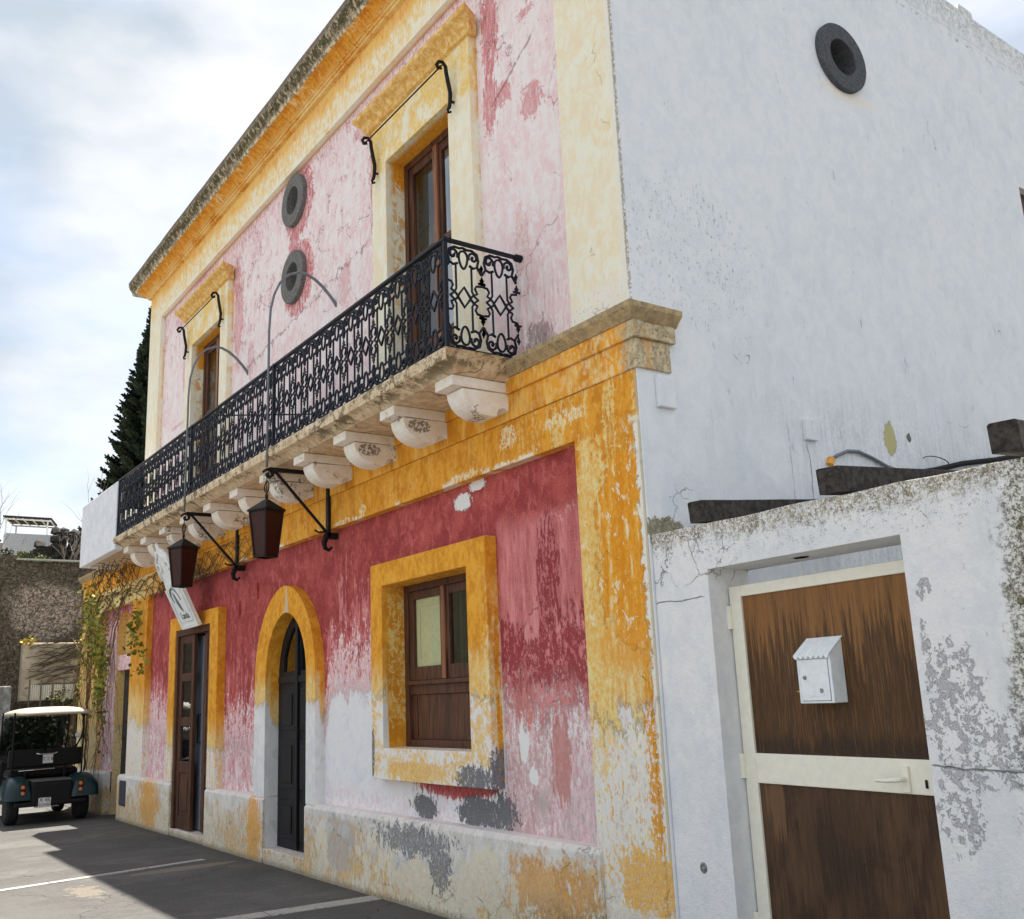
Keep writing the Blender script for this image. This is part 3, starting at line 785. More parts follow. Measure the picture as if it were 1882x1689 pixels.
M = dict(
    red=mat_red(), ochre=mat_ochre('ochre_limewash', 1.35, 3.3), upper=mat_ochre('cream_limewash', 0, 0, up=True),
    surround=mat_surround(), plinth=mat_plinth(), pink=mat_pink(),
    side=mat_white('white_side_plaster', y=True), gatewall=mat_white('white_gate_plaster', gate=True),
    cornice=mat_cornice(),
    cove=mat_cove(),
    cap=mat_stone('weathered_cap', D(168, 148, 112), D(140, 124, 98), D(70, 66, 50), 16, .8),
    slab=mat_stone('balcony_stone', D(196, 184, 164), D(176, 160, 136), D(120, 108, 88), 7, .6),
    slabedge=mat_stone('mossy_slab_edge', D(188, 178, 156), D(140, 132, 108), D(58, 58, 42), 9, .95),
    corbel=mat_stone('corbel_plaster', D(214, 208, 198), D(196, 188, 174), D(120, 112, 100), 11, .35),
    lava=mat_stone('lava_stone', D(112, 112, 110), D(88, 88, 88), D(60, 60, 60), 40, .6),
    lavadk=mat_stone('dark_lava_stone', D(82, 84, 88), D(64, 66, 70), D(50, 52, 56), 40, .6),
    wood=mat_wood('brown_varnished_wood', D(88, 58, 42), D(60, 40, 31), D(34, 24, 20), 50, 4, .5),
    woodlt=mat_wood('red_brown_wood', D(132, 88, 62), D(104, 68, 48), D(62, 42, 32), 50, 4, .45),
    black=mat_wood('black_painted_wood', D(26, 26, 30), D(17, 17, 20), D(11, 11, 14), 50, 4, .5),
    gatewood=mat_wood('weathered_gate_panel', D(124, 88, 50), D(110, 76, 43), D(88, 61, 38), 60, 2.2, .6, gate=True),
    beam=mat_wood('charred_beam_wood', D(66, 62, 58), D(38, 36, 35), D(18, 17, 17), 26, 26, .85),
    cream=plain('cream_enamel', D(208, 206, 192), .4, amt=.03),
    shutter=plain('cream_shutter_paint', D(184, 182, 148), .5, amt=.06),
    whitep=plain('white_paint', D(206, 212, 222), .35),
    mailp=plain('white_enamel', D(202, 208, 220), .3, amt=.05),
    mailgrey=plain('grey_metal', D(120, 124, 128), .4, metal=.4),
    iron=mat_iron('black_iron', (.008, .008, .009), .55), railiron=mat_iron('railing_iron', (.008, .012, .022), .5),
    galv=plain('grey_painted_pipe', D(98, 102, 110), .5),
    bronze=mat_iron('dark_bronze', (.012, .009, .008), .6),
    amber=plain('smoked_lantern_glass', (.040, .011, .008), .35, spec=.2),
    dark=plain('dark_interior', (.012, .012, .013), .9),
    hole=plain('dark_hole', (.004, .004, .004), .95),
    glass=mat_glass('window_glass', (.95, .97, .95), .15), glassdk=mat_glass('dark_window_glass', (.45, .5, .5), 1.2),
    greydoor=plain('grey_inner_door', D(120, 124, 134), .4),
    paintw=plain('sign_white_paint', D(204, 208, 208), .5, amt=.06),
    signgrey=plain('sign_grey_paint', D(96, 106, 112), .6),
    boxw=mat_stone('white_parapet_plaster', D(204, 206, 210), D(194, 197, 203), D(160, 162, 160), 5, .35),
    curtain=plain('pale_sky_reflection', D(176, 184, 196), .8),  # bluish white of a sky reflection, put into a strip's colour
)
M['iron'] = M['iron']

# ------------------------------------------------------------------ ground
def mat_road():
    t = T('asphalt'); x, y = t.x, t.y
    n = t.noise(90, 90, 90, 1, 3, .7); n2 = t.noise(1.6, 1.6, 1.6, 4, 5, .6, .5); n3 = t.noise(9, 9, 9, 6, 5, .65)
    v = t.noise(14, 2.5, 1, 3, 4, .6)
    col = t.mix(n.sm(.35, .65), (.062, .061, .060), (.135, .132, .127))
    col = t.mix(n2.sm(.4, .65)*.5, col, (.155, .152, .145))
    pat = t.noise(.7, .35, 1, 14, 4, .55, .3); col = t.mix(pat.sm(.50, .515)*.35, col, (.06, .06, .062))
    pb2 = t.noise(200, 200, 200, 8, 2, .8); col = t.mix(pb2.sm(.60, .68)*.5, col, (.26, .25, .235))
    col = t.mix(n3.sm(.56, .7)*.4, col, (.07, .068, .066))
    col = t.mix(v.sm(.55, .7)*.25, col, (.2, .19, .175))
    rep = t.nodes  # pale cement patch
    a = (x+5.85)/.38; b = (y+1.80)/.13
    d = (a*a+b*b)._m('SQRT')
    col = t.mix((1.0-d+(n3-.5)*3.2).sm(-.08, .12)*n.sm(.36, .5)*.6, col, (.25, .215, .165))
    a = (x+6.45)/.13; b = (y+.72)/.55; d = (a*a+b*b)._m('SQRT')
    col = t.mix((1.0-d+(n3-.5)*.9).sm(-.08, .1)*.45, col, (.3, .27, .2))
    k = t.crack(.5, .006, n2.sm(.42, .52), .8)
    col = t.mix(k*.7, col, (.03, .03, .03))
    edge = (y+.22+(n3-.5)*.3).sm(-.1, .25)
    col = t.mix(edge*.5, col, (.07, .065, .055))
    return t.done(col, .9, n*.6+n3*.4-k*.8, .006, .7, spec=.25)


road = MB().add([(-500, -500, 0), (500, -500, 0), (500, 500, 0), (-500, 500, 0)], [(0, 1, 2, 3)]).build('road', mat_road())
tag(road, 'grey asphalt street in front of the painted house', kind='structure')
tm = T('worn_white_line'); n = tm.noise(30, 30, 30, 1, 5, .7); n2 = tm.noise(5, 5, 5, 4, 5, .6)
lm = tm.done(tm.mix((n.sm(.50, .58)*n2.sm(.35, .6)*.85), (.40, .39, .37), (.17, .165, .155)), .85, n, .003, .5)


pv = MB().box(-60, 60, -60, -6.6, -.1, .12)  # out of view, added to bounce warm sunlight onto the facade and gate wall
tag(pv.build('bounce_ground', plain('pale_bounce_ground', (.21, .20, .185), .85, sc=4)), 'unseen pale ground added to bounce sunlight onto the house and gate', kind='structure')


def strip(x0, y0, x1, y1, wd, segs, name='parking_line'):
    a = Vector((x0, y0, 0)); b = Vector((x1, y1, 0)); d = (b-a); L = d.length; d.normalize(); n_ = Vector((-d.y, d.x, 0))*wd/2
    mb = MB(); q = 0
    for i in range(segs):
        s0 = a+d*(L*i/segs+.006); s1 = a+d*(L*(i+1)/segs-.006)
        vs = [s0-n_, s1-n_, s1+n_, s0+n_]
        mb.add([(v.x, v.y, .0) for v in vs]+[(v.x, v.y, .005) for v in vs], [(0, 1, 2, 3), (4, 5, 6, 7), (0, 1, 5, 4), (1, 2, 6, 5), (2, 3, 7, 6), (3, 0, 4, 7)])
    o = mb.build(name, lm); return tag(o, None, None, kind='structure')


strip(-6.86, -.38, -6.05, -5.9, .10, 7)
strip(-3.52, .0-.03, -3.95, -5.6, .2, 6)

def mat_course():
    t = T('ochre_course'); fi = t.noise(26, 26, 16, 11, 6, .7); cl = t.noise(5.5, 5.5, 4, 18, 5, .6, .4); st = t.noise(18, 18, 3, 13, 6, .66)
    n2 = t.noise(50, 50, 50, 3, 4, .7)
    col = t.mix(cl.sm(.38, .64), OCHDK, OCHRE)
    col = t.mix(st.sm(.5, .6)*.5, col, OCHLT)
    col = t.mix((t.x+1.3).sm(-.3, 1.3)*fi.sm(.48, .58)*.6, col, D(214, 196, 160))
    ret = (t.x+.10+(fi-.5)*.2).sm(-.04, .08)
    gs = t.mix(fi.sm(.4, .6), D(182, 168, 138), D(150, 138, 112))
    gs = t.mix(n2.sm(.55, .62)*.7, gs, D(90, 82, 64))
    gs = t.mix(cl.sm(.55, .65)*.5, gs, D(196, 140, 70))
    col = t.mix(ret, col, gs)
    return t.done(col, .92, fi*.5+n2*.4, .006, .8)


# ------------------------------------------------------------------ the painted house
house = thing('house', 'two storey painted house, peeling red and ochre below, faded pink above, with iron balcony', 'house', (-5.6, 4, 0))


def pointed(cx, zs, hw, rise, zb, n=14):
    """outline of a pointed arch opening, from the bottom left, clockwise"""
    Rr = (hw*hw+rise*rise)/(2*hw); pts = [(cx-hw, zb), (cx-hw, zs)]
    c1 = cx-hw+Rr; a1 = math.acos((Rr-hw)/Rr)
    for i in range(1, n+1):
        a = a1*i/n; e = pi/2*i/n; pts.append((.3*(c1-Rr*cos(a))+.7*(cx-hw*cos(e)), .3*(zs+Rr*sin(a))+.7*(zs+rise*sin(e))))
    c2 = cx+hw-Rr
    for i in range(n-1, -1, -1):
        a = a1*i/n; e = pi/2*i/n; pts.append((.3*(c2+Rr*cos(a))+.7*(cx+hw*cos(e)), .3*(zs+Rr*sin(a))+.7*(zs+rise*sin(e))))
    pts.append((cx+hw, zb)); return pts


AX = -5.565
WO = rect(-3.41, -2.03, 1.19, 2.56)                 # lower window opening
WS = rect(-3.62, -1.755, .937, 2.76)                 # its surround
DO = rect(-9.36, -7.96, -.3, 2.60)
DS = rect(-9.62, -7.66, .0, 2.775)
LO = [(-12.87, -.3), (-12.87, 2.9), (-12.78, 3.05), (-12.6, 3.13), (-12.3, 3.14), (-12.08, 3.06), (-11.95, 2.9), (-11.92, -.3)]
AO = pointed(AX, 1.86, .535, .66, -.3)
AS = pointed(-5.612, 1.84, .80, .965, -.0)


def grow(poly, d):
    cx = sum(p[0] for p in poly)/len(poly); cz = sum(p[1] for p in poly)/len(poly)
    return [(p[0]+(d if p[0] > cx else -d), p[1]+(d if p[1] > cz else -d)) for p in poly]


# red panel wall (recessed), openings shrunk so it runs into the surrounds
inset = lambda p: grow(p, -.03)
fl_ = lambda p: [(q[0], max(q[1], .31)) for q in p]
dsi = [(-9.59, .31), (-9.59, 2.745), (-7.69, 2.745), (-7.69, .31)]
asi = [(q[0]+(.03 if q[0] < AX else -.03), max(q[1], .31)-(.03 if q[1] > 2 else 0)) for q in AS]
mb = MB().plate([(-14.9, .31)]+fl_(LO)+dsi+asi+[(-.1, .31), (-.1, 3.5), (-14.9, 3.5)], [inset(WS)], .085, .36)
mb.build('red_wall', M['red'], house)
# ochre frame of pilasters and band
mb = MB().plate([(-15, .02), (-13.66, .02), (-13.66, .62), (-11.98, .62), (-11.98, .02), (0, .02), (0, 3.56), (-15, 3.56)],
      [rect(-13.62, -11.66, .65, 3.235), rect(-10.82, -.645, .648, 3.235)], -.0, .18)
# door openings cut the strip under the panels: built from separate pieces instead
mb = MB()
mb.plate(rect(-15, 0, 3.235, 3.556), [], 0, .18)
mb.plate(rect(-.645, 0, -.1, 3.235), [], 0, .18)
mb.plate(rect(-11.66, -10.82, -.1, 3.235), [], 0, .18)
mb.plate(rect(-15, -13.62, -.1, 3.235), [], 0, .18)
mb.build('pilasters_and_band', M['ochre'], house)
# plinth
PZ = .615
segs = [(-15.02, -12.87), (-11.99, -9.36), (-7.96, AX-.535), (AX+.535, -.6)]
for a, b in segs:
    MB().sweep([(-.03, -.1), (-.03, PZ), (.0, PZ+.035), (.3, PZ+.05), (.3, -.1)], a, b).build('plinth', M['plinth'], house, bevel=.006)

# window, door and arch surrounds, deep enough to line the reveals
ws = MB().plate(WS, [WO], -.02, .34).build('window_surround', M['surround'], house, bevel=.006)
ds = MB().plate([(-9.62, PZ+.03), (-9.36, PZ+.03), (-9.36, 2.6), (-7.96, 2.6), (-7.96, PZ+.03), (-7.66, PZ+.03), (-7.66, 2.775), (-9.62, 2.775)], [], -.015, .34)
ds.box(-9.40, -9.3605, .0, .34, -.1, PZ+.02).box(-7.9595, -7.92, .0, .34, -.1, PZ+.02)
ds.build('door_surround', M['surround'], house, bevel=.005)
zi = PZ+.03
outer = [(q[0], max(q[1], zi)) for q in AS]; inner = [(q[0], max(q[1], zi)) for q in AO]
arc = MB().plate(outer+inner[::-1], [], -.015, .34)
arc.box(AX-.6, AX-.5345, .0, .34, -.1, zi-.01).box(AX+.5345, AX+.6, .0, .34, -.1, zi-.01)
arc.build('arch_surround', M['surround'], house)
# far left doorway lining and lintel
LOi = [(q[0]+(.006 if q[0] < -12.4 else -.006), q[1]-(.006 if q[1] > 1 else -.2)) for q in LO]
mb = MB().plate([(-12.95, -.2), (-11.85, -.2), (-11.85, 3.25), (-12.95, 3.25)], [LOi], .10, .9)
mb.build('doorway_lining', M['ochre'], house)
MB().box(-12.862, -11.928, .115, .3, 2.22, 2.46).build('lintel', M['red'], house)
MB().box(-12.862, -11.928, .235, .28, -.05, 2.22).box(-12.80, -12.44, .215, .235, .2, 1.0).box(-12.34, -11.98, .215, .235, .2, 1.0).box(-12.80, -12.44, .215, .235, 1.15, 2.1).box(-12.34, -11.98, .215, .235, 1.15, 2.1).build('old_door', M['beam'], house)
MB().box(-12.862, -11.928, .22, .34, 2.46, 3.2).build('tympanum', M['ochre'], house)
# thresholds
MB().box(-9.359, -7.961, -.01, .5, -.1, .085).build('doorstep', M['plinth'], house, bevel=.01)
MB().box(AX-.534, AX+.534, -.02, .5, -.1, .145).build('doorstep', M['plinth'], house, bevel=.01)
# vent plate on the plinth
mb = MB().box(-11.80, -11.47, -.042, -.028, .22, .575)
for i in range(9): mb.box(-11.78, -11.49, -.05, -.041, .25+i*.035, .27+i*.035)
mb.build('vent_plate', plain('dark_metal', D(70, 70, 78), .5), house)

# string course with capping, carried round the corner
sc = MB()
def course(y, z0, z1, x1, yb):
    sc.box(-15.0-abs(y), x1, y, .1, z0, z1)
    sc.box(.013, x1, .1, yb, z0, z1)
course(-.012, 3.56, 3.757, .03, .29)
course(-.035, 3.757, 3.872, .05, .33)
sc.build('string_course', mat_course(), house, bevel=.006)
t_ = T('grey_return_stone')
mb = MB(); prof = [(-.04, 3.872), (-.065, 3.90), (-.10, 3.935), (-.105, 3.97), (-.02, 3.985), (.04, 3.985), (.04, 3.872)]
mb.sweep(prof, -15.1, -.0)
# mitred return along the side wall
def ring(px, ys):
    return [(px*1.0+0, 0)]
k = len(prof)
v0 = [(-y*1.0+.0 if y < 0 else -.02, y, z) for y, z in prof]
v1 = [(-y*1.0+.0 if y < 0 else -.02, .355, z) for y, z in prof]
vA = [(0, y, z) for y, z in prof]
mb.add(vA+v0, [(i, (i+1) % k, (i+1) % k+k, i+k) for i in range(k)]+[tuple(range(k)), tuple(range(2*k-1, k-1, -1))])
v0b = [(x, max(y, y), z) for x, y, z in v0]
mb.add(v0b+v1, [(i, (i+1) % k, (i+1) % k+k, i+k) for i in range(k)]+[tuple(range(2*k-1, k-1, -1))])
mb.build('cap_moulding', M['cap'], house)

# first floor wall
UW = rect(-3.25, -2.11, 3.9, 6.60); US = [(-3.525, 3.99), (-1.755, 3.99), (-1.755, 7.1), (-3.525, 7.1)]
UL = rect(-9.09, -7.90, 3.9, 6.60); ULS = [(-9.37, 3.99), (-7.62, 3.99), (-7.62, 7.1), (-9.37, 7.1)]
def circ(cx, cz, r, n=28): return [(cx+r*cos(2*pi*i/n), cz+r*sin(2*pi*i/n)) for i in range(n)]
MB().plate([(-11.2, 3.7), (-.1, 3.7), (-.1, 7.9), (-11.2, 7.9)], [rect(-3.4, -1.95, 3.98, 6.9), rect(-9.2, -7.8, 3.98, 6.9), circ(-5.58, 7.26, .2), circ(-5.58, 6.31, .2)], .075, .36).build('pink_wall', M['pink'], house)
mb = MB().plate([(-11.32, 3.95), (0, 3.95), (0, 8.12), (-11.32, 8.12)], [rect(-10.73, -.6, 3.96, 7.6)], -.0, .2)
mb.build('upper_frame', M['upper'], house)
for s_, o_ in ((US, UW), (ULS, UL)):
    x0, x1 = s_[0][0], s_[1][0]; a, b = o_[0][0], o_[1][0]
    MB().plate([(x0, 3.98), (a, 3.98), (a, 6.6), (b, 6.6), (b, 3.98), (x1, 3.98), (x1, 7.14), (x0, 7.14)], [], -.005, .34).build('window_surround', M['upper'], house, bevel=.005)
    hood = MB(); px = [(-.0, 7.04), (-.035, 7.05), (-.05, 7.085), (-.075, 7.13), (-.125, 7.165), (-.135, 7.18), (-.135, 7.215), (.05, 7.225), (.05, 7.04)]
    hx0, hx1 = x0-.16, x1+.16
    # ends mitred inwards
    kk = len(px)
    vs = [(hx0+(.135+min(y, 0))*.8, y, z) for y, z in px]+[(hx1-(.135+min(y, 0))*.8, y, z) for y, z in px]
    hood.add(vs, [(i, (i+1) % kk, (i+1) % kk+kk, i+kk) for i in range(kk)]+[tuple(range(kk)), tuple(range(2*kk-1, kk-1, -1))])
    hood.build('window_hood', mat_stone('ochre_hood', D(216, 184, 126), D(192, 146, 76), D(150, 110, 60), 18, .5) if x0 > -5 else bpy.data.materials['ochre_hood'], house)
# architrave lines and cove
mb = MB().box(-11.36, .0, -.045, .1, 8.085, 8.12).box(-11.38, .0, -.065, .1, 8.12, 8.15)
mb.sweep([(-.075, 8.15), (-.11, 8.175), (-.15, 8.215), (-.2, 8.23), (.1, 8.23), (.1, 8.15)], -11.44, 0)
mb.build('cornice_cove', M['cove'], house)
prof = [(-.2, 8.232), (-.215, 8.25), (-.22, 8.285), (-.26, 8.325), (-.285, 8.37), (-.295, 8.43), (-.27, 8.452), (.3, 8.50), (.3, 8.232)]
mb = MB(); N = 46; kk = len(prof); rng = random.Random(3)
for i in range(N+1):
    X_ = -11.66+11.66*i/N
    for j, (y, z) in enumerate(prof):
        dz = mnoise.noise(Vector((X_*2.2, j*.3, 0)))*.012 if j < 7 else 0
        mb.v.append(Vector((X_, y+dz, z+dz*.8)))
for i in range(N):
    for j in range(kk):
        a, b = i*kk+j, i*kk+(j+1) % kk
        mb.f.append((a, b, b+kk, a+kk))
mb.f += [tuple(range(kk)), tuple(range(N*kk+kk-1, N*kk-1, -1))]
# return of the cornice at the left end
mb.build('cornice', M['cornice'], house)
MB().box(-11.655, -11.33, .302, 5, 8.233, 8.44).build('cornice_return', M['cornice'], house)

# round vent openings in lava stone rings
def oculus(c, ax, mat, depth):
    o = MB()
    sg = -1 if ax == 'y' else 1
    o.lathe([(.165, sg*-.28), (.165, sg*.040), (.170, sg*.045), (.305, sg*.045), (.311, sg*.038), (.311, sg*-.02)], c, ax, 48)
    o.f = [f for f in o.f if len(f) == 4]
    return o
for cz in (7.26, 6.31):
    r_ = oculus((-5.58, .065, cz), 'y', None, 0).build('vent_ring', M['lava'], house, smooth=False)
    MB().lathe([(0.0, .30), (.17, .30)], (-5.58, .0, cz), 'y', 30).build('vent_opening', M['hole'], r_)
r_ = oculus((.012, 2.585, 6.70), 'x', None, 0).build('vent_ring', M['lavadk'], house)
bl_ = MB().box(-.2, -.18, 2.3, 2.9, 6.4, 7.0).build('vent_opening', M['hole'], r_)

# white side wall, terrace slab, roof and back, closing the shell
SW = [(.005, -.1), (9, -.1), (9, 7.83), (4.96, 8.03), (4.95, 8.1), (4.72, 8.12), (4.70, 8.05), (1.5, 8.2), (.005, 8.42)]
circy = [(2.585+.2*cos(2*pi*i/28), 6.70+.2*sin(2*pi*i/28)) for i in range(28)]
MB().plate(SW, [circy, rect(5.31, 6.3, 4.9, 6.27)], -.3, .012, 'x').build('side_wall', M['side'], house)
mb = MB().box(-.26, -.06, 5.25, 6.35, 4.85, 6.3)
mb.build('side_window_shutter', M['wood'], house)
shell = MB().box(-11.3, -.31, .37, 9, 8.1, 8.22).box(-11.3, -11.0, .37, 9, 3.7, 8.1).box(-15, -11.301, .2, 9, 3.56, 3.9).box(-15, -.31, 8.7, 9, -.1, 8.1)
shell.box(-15, -14.8, .37, 8.7, -.1, 3.56).box(-11.0, -.31, 2.6, 2.7, 3.9, 8.1).box(-14.8, -.31, 2.6, 2.7, -.05, 3.5).box(-14.8, -.31, .37, 8.7, 3.6, 3.7)
shell.build('shell', plain('interior_plaster', (.16, .15, .14), .9), house)

# ---- joinery
def sash(x0, x1, z0, z1, y, wd=.06, th=.045, mat=None, glass=None, parent=None, bars=()):
    m_ = MB().box(x0, x0+wd, y, y+th, z0, z1).box(x1-wd, x1, y, y+th, z0, z1)
    m_.box(x0+wd, x1-wd, y, y+th, z0, z0+wd).box(x0+wd, x1-wd, y, y+th, z1-wd, z1)
    for b in bars: m_.box(x0+wd, x1-wd, y, y+th, b-wd/2, b+wd/2)
    f = m_.build('sash', mat, parent, bevel=.004)
    MB().box(x0+wd-.002, x1-wd+.002, y+.02, y+.026, z0+wd-.002, z1-wd+.002).build('pane', glass, f)
    return f
Y0 = .20
win = MB().box(-3.409, -3.33, Y0, .3, 1.192, 2.558).box(-2.11, -2.031, Y0, .3, 1.192, 2.558).box(-3.33, -2.11, Y0, .3, 2.50, 2.558)
win.box(-3.33, -2.11, Y0, .3, 1.192, 1.25)
win.box(-3.35, -2.09, Y0-.022, Y0+.06, 1.70, 1.735).box(-3.33, -2.11, Y0+.01, Y0+.08, 1.62, 1.70)
win.box(-3.33, -2.11, Y0+.03, Y0+.06, 1.25, 1.62)
win.box(-3.27, -3.24, Y0+.02, Y0+.03, 1.27, 1.6).box(-2.2, -2.17, Y0+.02, Y0+.03, 1.27, 1.6)
wo = win.build('window', M['wood'], house, bevel=.004)
sash(-3.33, -2.735, 1.735, 2.50, Y0+.015, .065, .05, M['wood'], M['glass'], wo) if 0 else None
def sashp(x0, x1, z0, z1, y, wd, mat, glass, bot=0, bars=()):
    m_ = MB().box(x0, x0+wd, y, y+.05, z0, z1).box(x1-wd, x1, y, y+.05, z0, z1)
    m_.box(x0+wd, x1-wd, y+.002, y+.048, z0, z0+max(wd, bot)).box(x0+wd, x1-wd, y+.002, y+.048, z1-wd, z1)
    for b in bars: m_.box(x0+wd, x1-wd, y+.002, y+.048, b-wd/2, b+wd/2)
    m_.build('sash', mat, wo, bevel=.004)
    MB().box(x0+wd-.004, x1-wd+.004, y+.022, y+.027, z0+max(wd, bot)-.004, z1-wd+.004).build('pane', glass, wo)
sashp(-3.33, -2.745, 1.737, 2.498, Y0+.012, .07, M['wood'], M['glass'], .115)
sashp(-2.738, -2.11, 1.737, 2.498, Y0+.012, .07, M['wood'], M['glassdk'], .115)
MB().box(-2.768, -2.712, Y0-.008, Y0+.012, 1.737, 2.498).build('mullion', M['woodlt'], wo, bevel=.004)
sh = MB().box(-3.262, -2.812, .248, .27, 1.85, 2.43).box(-3.262, -3.20, .241, .248, 1.74, 2.48).box(-2.87, -2.812, .241, .248, 1.85, 2.43).box(-3.20, -2.87, .241, .248, 1.85, 1.92).box(-3.20, -2.87, .241, .248, 2.36, 2.43)
sh.box(-2.65, -2.60, .30, .6, 1.76, 2.46)
sh.build('inner_shutter', M['shutter'], wo, bevel=.004)
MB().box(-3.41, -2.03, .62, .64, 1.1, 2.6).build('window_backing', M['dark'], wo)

def french(x0, x1, bottom, top, y):
    fr = MB().box(x0, x0+.07, y, y+.1, bottom, top).box(x1-.07, x1, y, y+.1, bottom, top).box(x0+.07, x1-.07, y, y+.1, top-.07, top)
    f = fr.build('french_window', M['wood'], house, bevel=.004)
    cx = (x0+x1)/2+.02
    for a, b, gl in ((x0+.07, cx-.002, M['glass']), (cx+.002, x1-.07, M['glassdk'])):
        m_ = MB().box(a, a+.075, y+.015, y+.065, bottom, top-.072).box(b-.075, b, y+.015, y+.065, bottom, top-.072)
        m_.box(a+.075, b-.075, y+.017, y+.063, top-.15, top-.073).box(a+.075, b-.075, y+.017, y+.063, bottom, bottom+.75)
        m_.box(a+.075, b-.075, y+.017, y+.063, bottom+1.55, bottom+1.62)
        m_.build('sash', M['wood'] if a < cx-.1 else M['wood'], f, bevel=.004)
        MB().box(a+.073, b-.073, y+.035, y+.041, bottom+.75, top-.15).build('pane', gl, f)
    MB().box(cx-.035, cx+.035, y-.012, y+.013, bottom, top-.072).build('mullion', M['woodlt'], f, bevel=.004)
    MB().box(x0+.36, x0+.46, y+.16, y+.17, bottom+.3, top-.2).build('curtain', M['curtain'] if x0 > -5 else M['dark'], f)  # pale strip stands for a sky reflection in the glass; farther one blanked dark
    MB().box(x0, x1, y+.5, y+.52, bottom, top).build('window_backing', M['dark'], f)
french(-3.249, -2.111, 3.99, 6.599, .195)
french(-9.089, -7.901, 3.99, 6.599, .17)

# left entrance door: fixed leaf with three panes, second leaf open inwards, grey inner door
dz0, dz1 = .09, 2.599
fr = MB().box(-9.359, -9.27, .0, .12, dz0, dz1).box(-8.04, -7.961, .0, .12, dz0, dz1).box(-9.27, -8.04, .0, .12, dz1-.08, dz1)
door = fr.build('entrance_door', M['wood'], house, bevel=.005)
def leaf(x0, x1, y, mat, name='door_leaf'):
    m_ = MB().box(x0, x0+.10, y, y+.045, dz0+.01, dz1-.082).box(x1-.10, x1, y, y+.045, dz0+.01, dz1-.082)
    for a, b in ((dz0+.01, .25), (.78, .92), (1.36, 1.47), (1.93, 2.03), (2.42, dz1-.082)):
        m_.box(x0+.1, x1-.1, y+.002, y+.043, a, b)
    m_.box(x0+.10, x1-.10, y+.014, y+.03, .25, .78).box(x0+.15, x1-.15, y+.003, y+.014, .31, .72)
    return m_
l1 = leaf(-9.27, -8.68, .03, None).build('door_leaf', M['wood'], door, bevel=.005)
for a, b in ((.92, 1.36), (1.47, 1.93), (2.03, 2.42)):
    MB().box(-9.172, -8.778, .048, .054, a-.002, b+.002).build('pane', M['glassdk'], door)
l2 = leaf(0, .36, 0, None)
l2.xf(Matrix.Translation((-8.32-.085, .075, 0)))
l2.build('door_leaf', M['wood'], door, bevel=.005)
MB().box(-8.98, -8.66, .15, .19, .1, 2.5).build('inner_door', M['greydoor'], door, bevel=.004)
MB().tube([(-8.70, .15, 1.15), (-8.70, .11, 1.15), (-8.70, .11, 1.5), (-8.70, .15, 1.5)], .010).build('pull_handle', M['iron'], door)
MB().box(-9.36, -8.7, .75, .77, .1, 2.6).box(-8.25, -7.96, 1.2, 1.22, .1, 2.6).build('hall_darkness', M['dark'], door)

# arched door in black boards
Yd = .105
ap = pointed(AX, 1.86, .53, .655, .15)
ad = MB().plate(ap, [rect(AX-.42, AX-.05, 1.93, 2.12)+[] if 0 else [(AX-.40, 1.92), (AX-.06, 1.92), (AX-.06, 2.40), (AX-.17, 2.36), (AX-.30, 2.23), (AX-.38, 2.08)],
     [(AX+.06, 1.92), (AX+.40, 1.92), (AX+.38, 2.08), (AX+.30, 2.23), (AX+.17, 2.36), (AX+.06, 2.40)]], Yd+.03, Yd+.07)
adoor = ad.build('arched_door', M['black'], house)
mb = MB()
for sx in (-1, 1):
    a, b = (AX-.44, AX-.07) if sx < 0 else (AX+.07, AX+.44)
    for z0, z1 in ((.25, .62), (.74, 1.22), (1.32, 1.74)):
        mb.box(a, b, Yd+.016, Yd+.03, z0, z1).box(a+.05, b-.05, Yd+.004, Yd+.016, z0+.05, z1-.05)
mb.box(AX-.03, AX+.03, Yd, Yd+.03, .16, 2.45)
mb.box(AX-.5, AX+.5, Yd+.01, Yd+.03, 1.80, 1.87)
mb.build('door_panels', M['black'], adoor, bevel=.006)
MB().box(AX-.41, AX+.41, Yd+.05, Yd+.055, 1.9, 2.4).build('pane', M['glassdk'], adoor)
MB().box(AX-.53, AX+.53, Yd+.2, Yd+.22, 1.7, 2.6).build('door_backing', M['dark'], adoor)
# small iron wall plates on the red panel
for (x_, z_) in ((-6.62, 2.86), (-7.2, 2.70)):
    MB().box(x_-.03, x_+.03, .062, .09, z_-.09, z_+.09).build('wall_anchor', M['red'], house)

# ---- balcony
BX0, BX1, BY = -10.29, -1.255, -.605
slab = MB()
ed = [(BY-.035, 3.985), (BY-.04, 3.955), (BY-.03, 3.90), (BY+.03, 3.885), (BY+.10, 3.845), (.0, 3.845), (.0, 3.985)]
kk = len(ed)
N = 40
def sx_(y): return 0 if y >= -.001 else 0
for i in range(N+1):
    X_ = BX0-.06+(BX1-(BX0-.06))*i/N
    for j, (y, z) in enumerate(ed):
        dz = mnoise.noise(Vector((X_*3, j*.7, 5)))*.008 if j < 4 else 0
        xx = X_
        if i == N: xx = BX1+(.035 if j < 3 else (.0-.03 if j == 3 else (-.10 if j == 4 else (-.10 if j == 5 else .035))))
        slab.v.append(Vector((xx, y+dz, z+dz)))
for i in range(N):
    for j in range(kk):
        a, b = i*kk+j, i*kk+(j+1) % kk
        slab.f.append((a, b, b+kk, a+kk))
slab.f += [tuple(range(kk)), tuple(range(N*kk+kk-1, N*kk-1, -1))]
balc = slab.build('balcony', None, house)
t = T('balcony_slab_stone')
n_ = t.noise(11, 11, 11, 5, 6, .7); n2 = t.noise(34, 34, 34, 9, 5, .7); n3 = t.noise(2.4, 2.4, 2.4, 2, 4, .6)
c_ = t.mix(n_.sm(.36, .6), D(196, 182, 156), D(172, 152, 124))
c_ = t.mix(n2.sm(.56, .66)*n3.sm(.45, .6)*.25, c_, D(140, 122, 98))
